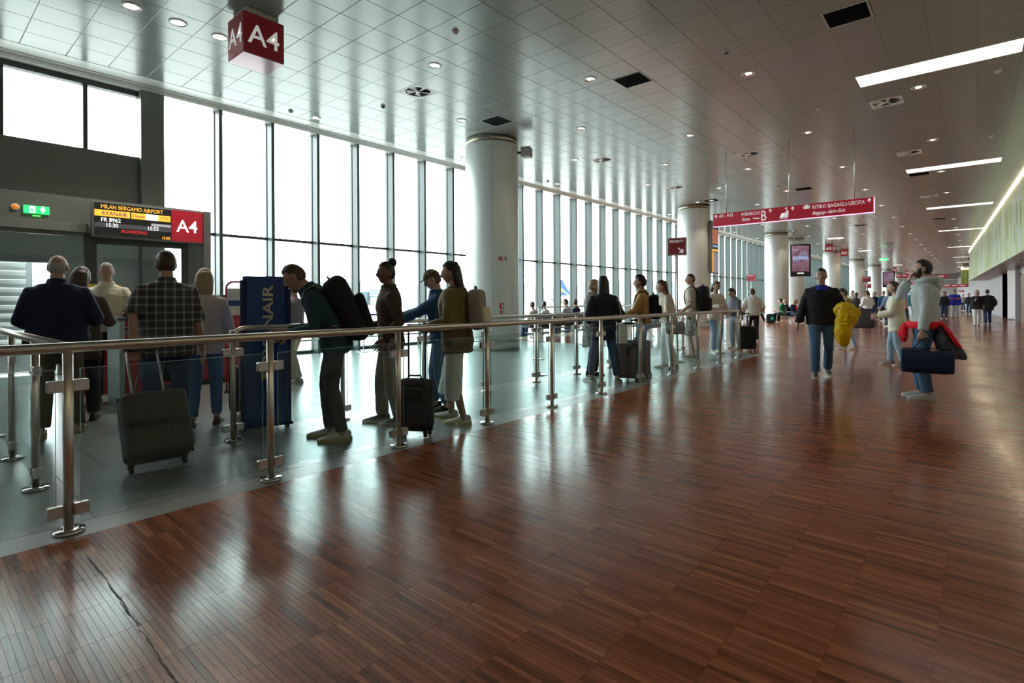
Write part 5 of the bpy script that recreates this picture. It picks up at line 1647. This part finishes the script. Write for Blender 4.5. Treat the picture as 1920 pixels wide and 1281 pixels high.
au = person('woman with long auburn hair in a beige jumper and pale trousers', (-4.36, 9.58), 128, h=1.69, lean=14, feet=((.09, .08, -6), (-.09, -.08, 6)), hands=((.06, .33, 1.08), (-.10, .30, 1.04)), poles=((.5, -.3, -1), (-.5, -.3, -1)), top=CBE, topn='jumper', hem=.84, loose=.03, trousers=CW, flare=.03, shoes=(SH_W, SOLE_W), hair=('long', 'auburn'), hairlen=.34, skin='l', head=(0, 4))
e = on_person('shoulder_bag', au, 'patterned brown shoulder bag on the auburn haired woman', 'bag')
F, s = au['F'], au['s']
q0 = F(-.20 * s, -.02, 1.0 * s)
mb = MB().rbox(-.30, -.17, -.22, .12, .66, .90, .04, 3); mb.build('bag', blotch_mat('bag_pattern', [(.10, .05, .03), (.25, .16, .10), (.06, .03, .05)], 20), e)
MB().tube([(-.23, .08, .88), (-.22, .12, 1.12), F(-.15 * s, .0, 1.45 * s), (-.24, -.08, 1.15), (-.24, -.14, .88)], .009, 6, flat=.5).build('strap', CBR, e)
bk = person('tall man in a beige T shirt and camouflage shorts', (-4.68, 11.45), 98, h=1.88, lean=2, bw=1.05, feet=((.11, .05, -8), (-.10, -.05, 8)), hands=((.22, .20, 1.0), (-.27, .16, .95)), top=CBE, topn='t_shirt', sleeve=.62, hem=.86, loose=.025, trousers=CAMO, leg_len=.60, flare=.02, shoes=(SH_BR, SOLE_W), hair=('buzz', 'dark'), skin='m', head=(30, 0))
backpack(bk, CB, 'large black backpack with crossed straps on the tall man', w=.165, d=.10, z0=.95, z1=1.48, cross=True)
person('woman in beige holding a phone near the end of the railing', (-4.72, 12.95), 235, h=1.74, lean=3, feet=((.09, .03, -6), (-.09, -.03, 6)), hands=((.10, .36, 1.15), (-.22, .22, 1.0)), poles=((.5, -.4, -1), None), top=CBE, topn='blouse', hem=.80, loose=.035, trousers=DENIM_M, shoes=(SH_W, SOLE_W), hair=('long', 'auburn'), hairlen=.2, head=(10, -10))
person('person in a dark slate hoodie beside the railing end', (-4.75, 14.5), 150, h=1.60, lean=14, feet=((.09, .03, -6), (-.09, -.03, 6)), hands=((.12, .33, 1.0), (-.12, .33, 1.0)), top=CPU, topn='hoodie', hem=.82, loose=.04, collar=.04, trousers=CDG, shoes=(SH_W, SOLE_W), hair=('curly', 'brown'), head=(0, -10))
suitcase((-4.35, 14.05, 0), 40, .42, .26, .58, CB, 'black suitcase on the wooden floor past the railing end', handle=.3)
person('person in a pale grey hoodie and black leggings leaning forward', (-5.10, 17.1), 25, h=1.64, lean=12, feet=((.12, .0, -10), (-.12, .05, 10)), hands=((.30, .20, 1.02), (-.30, .20, 1.02)), top=cloth('cloth_fog', (.40, .39, .35)), topn='hoodie', hem=.86, loose=.06, fat=1.1, collar=.04, trousers=CB, flare=.0, shoes=(SH_P, SOLE_W), hair=('short', 'brown'))

# ---- the aisle
bs = person('tall man in a black jumper and jeans walking towards us', (-1.95, 10.19), 196, h=1.84, lean=2, bw=1.06, fat=1.05, feet=((.10, .16, -4), (-.10, -.18, 6)), heel=(0, .03), hands=((.33, .02, .84), (-.26, .26, 1.08)), palm=(None, (0, 0, 1)), top=CB, topn='jumper', hem=.84, loose=.035, trousers=DENIM, flare=.010, shoes=(mat('shoe_dark', (.06, .06, .06), .6), SOLE_W), hair=('short', 'dark'), skin='m', head=(-6, 0), vox=.014)
F, s = bs['F'], bs['s']
MB().ring_loft([[F(r_ * s * math.cos(2 * PI * k / 18), (.012 + r_ * 1.08 * math.sin(2 * PI * k / 18)) * s, z * s) for k in range(18)] for z, r_ in ((1.40, .125), (1.445, .098), (1.475, .078), (1.48, .068))], cap=False).build('blue_shirt_collar', CRB, bs['root'])
yj = on_person('yellow_jacket', bs, 'bright yellow jacket carried over the arm of the man in black', 'jacket')
mb = MB()
rr = []
for z, rx_, ry_, cx_ in ((1.25, .03, .03, -.30), (1.21, .11, .09, -.30), (1.12, .165, .13, -.31), (1.03, .17, .13, -.33), (.95, .14, .11, -.32), (.86, .12, .095, -.30), (.76, .115, .085, -.28), (.66, .095, .07, -.28), (.57, .08, .05, -.29), (.53, .03, .02, -.29)):
    rr.append([(cx_ + rx_ * math.cos(a_) * (1 + .16 * math.sin(3 * a_ + z * 11) + .12 * math.sin(5 * a_ - z * 17)), .29 + ry_ * math.sin(a_) * (1 + .16 * math.sin(3 * a_ + z * 9)), z) for a_ in [2 * PI * k / 28 for k in range(28)]])
mb.ring_loft(rr)
link('cloth_bundle', remesh(mb, CYE, .010, .016, 1, 'cloth_bundle', 17), yj)
yw = person('woman in light jeans with brown hair and a big dark shoulder bag', (-2.42, 15.94), 100, h=1.58, lean=16, feet=((.09, .12, -6), (-.09, -.14, 8)), hands=((.12, .30, 1.05), (-.16, .24, .98)), top=cloth('cloth_mustard', (.22, .15, .02)), topn='jacket', hem=.86, loose=.04, trousers=DENIM_L, flare=.0, leg_len=.95, shoes=(SH_P, SOLE_W), hair=('curly', 'brown'), head=(20, -8))
e = on_person('shoulder_bag', yw, 'big dark grey shoulder bag on the woman in light jeans', 'bag')
mb = MB()
mb.ring_loft([[(-.14 + w * .35 * math.cos(2 * PI * k / 16), -.30 + w * math.sin(2 * PI * k / 16), z) for k in range(16)] for z, w in ((.56, .18), (.60, .24), (.78, .22), (1.0, .14), (1.04, .10))])
mb.build('bag', CDG, e)
MB().tube([(-.14, -.20, 1.02), yw['F'](-.12, .0, 1.32), (-.14, -.38, 1.0)], .012, 6).build('strap', CDG, e)

hm_ = person('bearded man in a grey hoodie with his hand over his mouth', (-0.50, 8.76), 95, h=1.81, lean=0, bw=1.06, fat=1.12, feet=((.10, .02, -4), (-.10, -.03, 6)), hands=((.055, .158, 1.488), (-.31, .03, .80)), poles=((.55, .35, -1), (-.3, -1, -.1)), palm=((-.25, -1, .1), (1, 0, 0)), curl=(.16, 1.0), top=cloth('cloth_hoodie', (.34, .37, .365)), topn='hoodie', hem=.93, loose=.032, collar=.02, trousers=DENIM, flare=.010, leg_len=.97, shoes=(SH_W, SOLE_W), hair=('short', 'dark'), beard='brown', skin='l', head=(4, 4), vox=.012, wr=.006)
F, s = hm_['F'], hm_['s']
rt = hm_['root']
def bandring(z, rx, ry, yo=-.004, n=24): return [F(rx * s * math.cos(2 * PI * k / n), (yo + ry * math.sin(2 * PI * k / n)) * s, z * s) for k in range(n)]
# hood lying on the shoulders
mb = MB()
mb.tube([F(x * s, y * s, z * s) for x, y, z in ((.05, .10, 1.435), (.10, .055, 1.47), (.125, -.02, 1.495), (.10, -.10, 1.49), (.0, -.14, 1.475), (-.10, -.10, 1.49), (-.125, -.02, 1.495), (-.10, .055, 1.47), (-.05, .10, 1.435))], [.022, .034, .042, .050, .058, .050, .042, .034, .022], 12)
mb.sphere(F(0, -.125 * s, 1.42 * s), .10, 12, 8, 1.1, .55, .9)
link('hood', remesh(mb, cloth('cloth_hoodie'), .012, .005, 2, 'hood'), rt)
# printed blocks on the chest
def chest_patch(x0, x1, z0, z1, m_, nm, off=.037):
    vs, fs, n_ = [], [], 6
    for j in range(n_ + 1):
        for i in range(n_ + 1):
            x = x0 + (x1 - x0) * i / n_; z = z0 + (z1 - z0) * j / n_
            for (za, xa, ya, oa), (zb, xb, yb, ob) in zip(TORSO[:-1], TORSO[1:]):
                if za <= z <= zb: break
            t = (z - za) / (zb - za)
            rx = (xa + (xb - xa) * t) * 1.12 * 1.06 + off
            ry = (ya + (yb - ya) * t) * 1.12 + off
            y = oa + (ob - oa) * t + ry * math.sqrt(max(0.02, 1 - (x / rx) ** 2))
            vs.append(F(x * s, y * s, z * s))
    for j in range(n_):
        for i in range(n_): fs.append((j * (n_ + 1) + i, j * (n_ + 1) + i + 1, (j + 1) * (n_ + 1) + i + 1, (j + 1) * (n_ + 1) + i))
    MB().add(vs, fs, True).build(nm, m_, rt)
chest_patch(-.125, .125, 1.05, 1.34, cloth('print_white', (.60, .62, .64)), 'white_print', .036)
chest_patch(-.125, .03, 1.16, 1.30, cloth('print_teal', (.01, .10, .13)), 'teal_print', .039)
chest_patch(-.10, .0, 1.325, 1.345, cloth('print_blue', (.02, .22, .40)), 'blue_print', .039)
# jacket tied around the waist
mb = MB().ring_loft([bandring(.885, .225, .178), bandring(.93, .232, .185), bandring(.975, .226, .178), bandring(.975, .18, .13), bandring(.885, .18, .13)], closed=True, cap=False)
mb.sphere(F(.0, .20 * s, .90 * s), .055, 12, 8, 1.2, .8, 1)
mb.tube([F(.03 * s, .21 * s, .90 * s), F(.06 * s, .23 * s, .80 * s), F(.04 * s, .21 * s, .70 * s)], [.045, .05, .03], 10)
mb.tube([F(-.04 * s, .20 * s, .90 * s), F(-.09 * s, .21 * s, .82 * s), F(-.10 * s, .19 * s, .76 * s)], [.04, .045, .03], 10)
link('tied_jacket', remesh(mb, CRED, .012, .006, 2, 'tied_jacket'), rt)
mb = MB()
rr = []
for z, w, d_ in ((.95, .20, -.02), (.85, .215, -.08), (.74, .21, -.14), (.66, .16, -.19)):
    rr.append([F((w * math.sin(a)) * s, (-.155 + d_ - .02 + .06 * (math.cos(a) - 1) * -1 * .4) * s, z * s) for a in [R(-75 + 150 * k / 12) for k in range(13)]] + [F((w * math.sin(a)) * s, (-.125 + d_) * s, z * s) for a in [R(75 - 150 * k / 12) for k in range(13)]])
mb.ring_loft(rr)
link('jacket_back', remesh(mb, CRED, .012, .006, 2, 'jacket_back'), rt)
mb = MB()
mb.ring_loft([[F(w_ * s * math.cos(a_), (cy_ + ry_ * math.sin(a_)) * s, z * s) for a_ in [2 * PI * k / 20 for k in range(20)]] for z, w_, cy_, ry_ in ((.93, .17, -.13, .045), (.84, .20, -.16, .075), (.74, .20, -.19, .11), (.64, .18, -.24, .13), (.55, .13, -.31, .10), (.51, .06, -.36, .05))])
link('jacket_lining', remesh(mb, CDG, .012, .006, 2, 'jacket_lining'), rt)
# duffel bag in his left hand
df = empty('duffel_bag', (-.455, 8.40, .365), rz=R(95), label='navy duffel bag carried by the man in the grey hoodie', cat='bag')
mb = MB()
mb.ring_loft([[(.125 * w * math.copysign(abs(math.cos(2 * PI * k / 20)) ** .6, math.cos(2 * PI * k / 20)), y, .155 + (.155 * h_ - .03 * (1 - min(1, (y / .26) ** 2)) * (math.sin(2 * PI * k / 20) > 0)) * math.copysign(abs(math.sin(2 * PI * k / 20)) ** .6, math.sin(2 * PI * k / 20))) for k in range(20)] for y, w, h_ in ((-.265, .72, .80), (-.255, .92, .94), (-.16, 1, 1), (0, 1.03, .99), (.16, 1, 1), (.255, .92, .94), (.265, .72, .80))])
link('bag', remesh(mb, cloth('duffel_navy', (.006, .013, .04), rough=.6), .012, .006, 2, 'bag'), df)
for sx_ in (-.07, .07):
    MB().tube([(sx_, -.16, .27), (sx_ * .6, -.07, .40), (sx_ * .2, 0, .445), (sx_ * .6, .07, .40), (sx_, .16, .27)], .012, 6, flat=.5).build('handle', cloth('duffel_navy'), df)
MB().box(-.01, .01, -.24, .24, .302, .314).build('zip', M_black, df)
person('woman in a cream jacket and light jeans behind the hooded man', (-1.15, 12.72), 96, h=1.64, lean=4, feet=((.10, .10, -6), (-.09, -.12, 8)), hands=((.10, .32, 1.05), (-.12, .32, 1.02)), top=CCR, topn='jacket', hem=.70, loose=.05, trousers=DENIM_L, shoes=(SH_G, SOLE_W), hair=('long', 'brown'), hairlen=.24)
person('woman in a pale blue shirt with a long brown ponytail', (-2.95, 29.8), 30, h=1.68, hands=((.30, .15, .95), (-.30, .15, .95)), top=CLB, topn='shirt', hem=.84, loose=.05, trousers=DENIM_D, shoes=(SH_W, SOLE_W), hair=('long', 'brown'), hairlen=.4, vox=.02)
person('woman in a loose white blouse and black trousers', (-3.75, 29.5), 40, h=1.66, hands=((.24, .2, 1.0), (-.24, .2, 1.0)), top=CW, topn='blouse', hem=.88, loose=.05, trousers=CB, shoes=(SH_B, SOLE_B), hair=('curly', 'brown'), vox=.02)
person('woman in a coral pink top beside the pale blue shirt', (-2.45, 30.9), 35, h=1.66, top=CPK, topn='blouse', hem=.84, loose=.05, trousers=DENIM, hair=('short', 'auburn'), vox=.02)
person('man in a royal blue jumper with orange lettering walking towards us', (-.96, 43.4), 178, h=1.86, fat=1.25, bw=1.12, feet=((.1, .15, 0), (-.1, -.15, 0)), top=CRB, topn='jumper', hem=.82, loose=.05, trousers=CG, flare=.03, shoes=(SH_B, SOLE_Y), hair=('short', 'dark'), skin='m', vox=.022)
MB().box(-1.28, -.64, 43.185, 43.205, 1.24, 1.30).build('jumper_print', cloth('print_orange', (.5, .12, .02)), bpy.data.objects[[o.name for o in bpy.data.objects if o.get('label', '').startswith('man in a royal blue')][0]]).matrix_parent_inverse = (Matrix.Translation((-.96, 43.4, 0)) @ Matrix.Rotation(R(178), 4, 'Z')).inverted()
person('person in dark clothes just left of the royal blue jumper', (-1.45, 42.6), 185, h=1.70, top=CB, topn='jacket', trousers=DENIM_D, hair=('long', 'dark'), vox=.024)
person('woman in white trousers and a short black jacket walking towards us', (.07, 32.5), 178, h=1.70, feet=((.05, .2, 0), (-.05, -.2, 0)), fat=1.1, hands=((.06, .26, 1.22), (-.25, .15, .95)), top=CB, topn='jacket', hem=.84, loose=.06, trousers=CW, flare=.0, shoes=(SH_BR, SOLE_B), hair=('long', 'blond'), hairlen=.2, vox=.02)
person('man in a black coat walking away at the right', (.46, 34.6), 10, h=1.72, fat=1.12, bw=1.08, feet=((.1, .12, 0), (-.1, -.12, 0)), hands=((.30, .10, .95), (-.32, .22, 1.0)), top=CB, topn='coat', hem=.72, loose=.05, trousers=DENIM_D, shoes=(SH_B, SOLE_B), hair=('short', 'dark'), vox=.02)

# ---- seated travellers
SIT = dict(pel=(0, .10, .50), feet=((.10, .58, 0), (-.10, .56, 0)), hands=((.10, .48, .66), (-.10, .48, .66)), pole_knee=(0, .3, 1), lean=8)
def sit(label, x, y, rz, vox=.022, **k):
    a = dict(SIT); a.update(k)
    f_ = (-math.sin(R(rz)), math.cos(R(rz)))
    return person(label, (x, y, 0), rz, vox=vox, **a)
sit('seated traveller with fair hair nearest the column by the windows', -10.98, 13.95, 90, h=1.66, top=CBE, topn='jumper', trousers=DENIM_D, hair=('short', 'brown'), head=(-30, 0))
sit('seated traveller with dark hair and white scarf by the windows', -10.98, 14.60, 90, h=1.68, top=CW, topn='jacket', trousers=CB, hair=('short', 'dark'), head=(-50, 0))
sit('seated young man with dark hair in a pale top by the windows', -10.98, 15.88, 90, h=1.78, top=CG, topn='jumper', trousers=DENIM_D, hair=('short', 'dark'), head=(30, 0))
sit('seated curly haired man in dark clothes by the windows', -10.98, 16.50, 90, h=1.76, top=CN, topn='jacket', trousers=DENIM_D, hair=('curly', 'brown'), head=(-50, 0))
sit('seated man in a green T shirt near the third column', -7.68, 31.28, 90, h=1.76, lean=14, top=CGR, topn='t_shirt', sleeve=.62, trousers=CB, hair=('short', 'dark'))
sit('seated bald traveller behind the man in green', -7.68, 32.0, 90, h=1.70, top=CN, topn='jacket', trousers=CB, hair=('fringe', 'grey'))
sit('seated woman in white looking at a phone opposite the man in green', -9.45, 31.9, -80, h=1.62, top=CW, topn='blouse', trousers=CB, hair=('short', 'brown'), pel=(0, .0, .50))
sit('seated traveller in navy with jeans, back to the man in green', -7.52, 31.3, -90, h=1.72, top=CN, topn='jacket', trousers=DENIM, hair=('short', 'blond'), lean=20)
sit('seated woman in a red jacket in the far double row', -7.52, 32.0, -90, h=1.66, top=CRED, topn='jacket', trousers=CB, hair=('short', 'auburn'))
bkp = empty('backpack', (-8.3, 30.75, 0), rz=R(20), label='black backpack with a green pocket on the floor by the seats', cat='backpack')
MB().rbox(-.2, .2, -.14, .14, 0, .50, .09, 4).build('pack', CB, bkp)
MB().rbox(.02, .17, -.17, -.1, .16, .36, .03, 3).build('pocket', cloth('pocket_green', (.01, .25, .15)), bkp)
MB().tube([(-.06, .1, .49), (-.04, .12, .54), (.04, .12, .54), (.06, .1, .49)], .01, 6).build('handle', CB, bkp)
bench = empty('bench_seat', (-9.6, 31.2, 0), rz=R(-90), label='black seat under the woman looking at a phone', cat='bench')
MB().rbox(-1.2, .2, -.22, .25, .40, .44, .015, 2).build('seat', M_seat, bench)
mb = MB().rbox(-1.2, .2, -.02, .02, 0, .45, .015, 2); mb.xform(Matrix.Translation((0, -.2, .43)) @ Matrix.Rotation(R(14), 4, 'X')); mb.build('backrest', M_seat, bench)
for x in (-1.0, 0):
    MB().box(x - .02, x + .02, -.2, .2, 0, .40).build('leg', M_alu, bench)

# ---- far crowd
random.seed(5)
tops = [CB, CN, CDG, CG, CBE, CW, CBR, CBL, CPU, COL]
names_t = {CB: 'black', CN: 'navy', CDG: 'dark grey', CG: 'grey', CBE: 'beige', CW: 'white', CBR: 'brown', CBL: 'blue', CPU: 'slate', COL: 'olive'}
spots = [(-4.3, 33.0), (-5.0, 35.0), (-3.9, 36.5), (-5.6, 38.0), (-4.6, 39.0), (-3.4, 40.0), (-6.2, 42.0), (-5.2, 43.5), (-4.1, 45.0), (-3.2, 46.5), (-6.0, 48.0), (-4.8, 50.0), (-3.6, 52.5), (-2.6, 55.0), (-5.4, 57.0), (-4.2, 60.0), (-3.0, 63.0), (-1.7, 52.0), (-1.3, 60.0), (-2.2, 68.0), (-.9, 70.0), (-.35, 56.0)]
made = []
for k, (x, y) in enumerate(spots):
    t = tops[(k * 7 + 3) % len(tops)]
    rz_ = random.choice((0, 180, 20, 200, 150, -20)) + random.uniform(-15, 15)
    lab = f'far person in {names_t[t]} in the crowd, {order[k] if k < 18 else ["nineteenth", "twentieth", "twenty-first", "twenty-second"][k - 18]} from the front'
    if k < 8:
        q = person(lab, (x, y), rz_, h=random.uniform(1.6, 1.82), top=t, topn='jacket', trousers=random.choice((CB, DENIM_D, DENIM, CDG)), hair=(random.choice(('short', 'long', 'short')), random.choice(('dark', 'brown', 'dark', 'blond'))), vox=.026, wr=0, group='far crowd in the aisle')
        made.append(q['root'])
    else:
        c = copy_tree(made[(k * 3) % 8])
        c.location = (x, y, 0); c.rotation_euler = (0, 0, R(rz_)); c['label'] = lab
        for ch in c.children:
            if ch.name.startswith('jacket'):
                ch.data = ch.data.copy(); ch.data.materials[0] = t
# a piece of carry-on beyond the window side and orange lit pillar seen under the queue

# ------------------------------------------------------------------ outside the windows
M_apron = mat('apron_concrete', (.36, .35, .33), .9, var=.12, nscale=.05)
ground = MB().box(-900, -12.95, -400, 900, -0.3, -0.12).build('ground', M_apron)
tag(ground, 'pale concrete apron outside the windows', kind='structure')
M_mtn = mat('hazy_hills', (.105, .13, .145), 1.0, var=.06, nscale=.004)
mb = MB()
random.seed(9)
n_ = 60
top_, bot_ = [], []
for k in range(n_ + 1):
    a = R(20 + 130 * k / n_)          # measured from +Y towards -X
    r_ = 820
    hgt = 18 + 22 * (noise.noise(Vector((k * .17, 3.1, 0))) + .6 * noise.noise(Vector((k * .5, 8, 0))) + .55)
    top_.append((-math.sin(a) * (r_ + 120), math.cos(a) * (r_ + 120), max(4, hgt)))
    bot_.append((-math.sin(a) * r_, math.cos(a) * r_, -1))
mb.add(bot_ + top_, [(k, k + 1, n_ + 2 + k, n_ + 1 + k) for k in range(n_)], True)
hills = mb.build('hills', M_mtn)
tag(hills, 'pale hazy hills on the horizon', kind='structure')
M_grass = mat('pale_grass', (.13, .125, .09), 1.0, var=.2, nscale=.2)
gs = MB().box(-420, -150, -100, 520, -.12, -.08).build('grass_strip', M_grass)
tag(gs, 'pale grass strip beside the runway', 'grass', kind='stuff')
# airport building and low hangars
bl = empty('airport_building', (-167, 120, -.075), rz=R(40), label='low blue office building far across the apron', cat='building')
M_bb = mat('building_blue', (.035, .075, .10), .5, var=.05)
MB().box(-4.2, 4.2, -4, 4, 2.9, 5.4).build('upper_floor', M_bb, bl)
MB().box(-3.9, 3.9, -3.6, 3.6, 0, 2.9).build('base', mat('building_pale', (.5, .5, .49), .6), bl)
for k in range(8):
    MB().box(-3.9 + k, -3.2 + k, -4.05, -4, 3.3, 3.9).build('window', mat('window_pale', (.45, .5, .52), .3), bl)
    MB().box(-3.9 + k, -3.2 + k, -4.05, -4, 4.3, 4.9).build('window', mat('window_pale'), bl)
MB().box(-7.8, -5.2, -3, 3, 2.2, 4.9).box(-7.6, -5.4, -2.8, 2.8, 0, 2.2).build('annexe', M_bb, bl)
# parked aircraft: tail and rear fuselage
ac = empty('aircraft', (-64.2, 89.6, -.12), rz=R(40), label='parked white aircraft with a blue tail fin', cat='aircraft')
M_af = mat('aircraft_white', (.25, .25, .26), .3)
M_ab = mat('tail_blue', (.012, .055, .17), .3)
M_ay = mat('tail_yellow', (.22, .15, .02), .4)
rr = []
for t, r_, z in ((-4.2, .15, 1.2), (-3.0, .5, 1.0), (-1.0, .9, .75), (2.0, 1.25, .4), (6.0, 1.4, .3), (16.0, 1.4, .3)):
    rr.append([(t + 1.5, r_ * math.cos(2 * PI * k / 20), 0.75 + z + r_ * math.sin(2 * PI * k / 20)) for k in range(20)])
MB().ring_loft(rr).build('fuselage', M_af, ac)
fin_o = MB().prism([(-2.1, 1.6), (1.6, 1.6), (-.55, 5.6), (-1.9, 5.6)], 'y', -.12, .12).build('tail_fin', M_ab, ac)
fin_o.location = (.9, 0, 0)
hp = MB().prism([(-1.5, 2.3), (-.55, 3.1), (-.35, 3.7), (-.75, 3.8), (-1.2, 3.2), (-1.45, 3.9), (-1.75, 3.9)], 'y', -.16, -.12)
hp.build('harp_emblem', M_ay, ac).location = (.9, 0, 0)
MB().prism([(-.9, 3.9), (1.0, 2.4), (1.0, 2.1), (-1.0, 3.7)], 'y', -.15, -.12).build('white_stripe', M_af, ac).location = (.9, 0, 0)
for sg in (-1, 1):
    MB().prism([(-2.4, .4 * sg), (-.2, .4 * sg), (-1.6, 2.6 * sg), (-2.4, 2.6 * sg)], 'z', 1.75, 1.85).build('tailplane', M_af, ac)
for x, y in ((6, -.9), (6, .9), (15, 0)):
    MB().cyl((x, y, 0.35), (x, y, .9), .08, n=8).build('gear_leg', M_dark, ac)
    MB().cyl((x, y - .12, .33), (x, y + .12, .33), .33, n=16).build('gear_wheel', M_black, ac)

# ------------------------------------------------------------------ shop fronts on the right
def rx(y, off): return wall_x(y) + off
pl = empty('pillar_casing', (rx(42.8, .92), 42.8, 0), label='white pillar casing at the shop opening on the right', cat='pillar')
MB().rbox(-.02, .62, -.35, .35, 0.08, SOF - .03, .01).build('shaft', M_white, pl)
MB().box(-.04, .64, -.37, .37, 0, .08).build('plinth', M_steel2, pl)
MB().rbox(-.035, -.02, .02, .12, 1.35, 1.47, .004).build('switch_box', M_black, pl)
pl2 = empty('pillar_casing', (rx(39.6, .95), 39.6, 0), label='mauve grey pillar nearest the frame edge at right', cat='pillar')
MB().rbox(0, .3, -.2, .2, 0, SOF - .03, .006).build('shaft', M_shop, pl2)
dr = empty('door_1', (rx(37.6, 1.08), 37.6, 0), kind='structure', label='brown door at the right edge')
MB().rbox(-.03, .03, -1.6, 1.3, 0, 2.5, .004).build('leaf', mat('door_brown', (.22, .12, .05), .4), dr)
MB().rbox(-.05, .05, 1.3, 1.45, 0, 2.6, .004).build('frame', M_black, dr)
cs = empty('shop_counter', (rx(46.5, 1.5), 46.5, 0), label='dark shop counter with a lamp in the opening', cat='counter')
MB().rbox(-.2, .6, -1.3, 1.3, 0, 1.0, .01).build('body', mat('shop_dark', (.03, .028, .03), .4), cs)
MB().box(-.25, .65, -1.35, 1.35, 1.0, 1.04).build('top', M_steel2, cs)
MB().sphere((0.1, .4, 1.6), .12, 12, 8).build('orange_lamp', mat('lamp_orange', (.9, .25, .05), .4, emit=1.2, ecol=(1, .25, .05)), cs)
MB().cyl((0.1, .4, 1.04), (0.1, .4, 1.55), .015, n=6).build('lamp_stem', M_black, cs)
cc = empty('dome_camera', (rx(30.0, .35), 30.0, SOF - .02), label='white dome camera under the soffit', cat='camera')
MB().lathe([(.07, 0), (.07, -.03), (.05, -.04)], 16).build('base', M_white, cc)
MB().lathe([(.048, -.04), (.04, -.07), (.001, -.085)], 16).build('dome', M_black, cc)

for o in PENDING:
    C.objects.link(o)
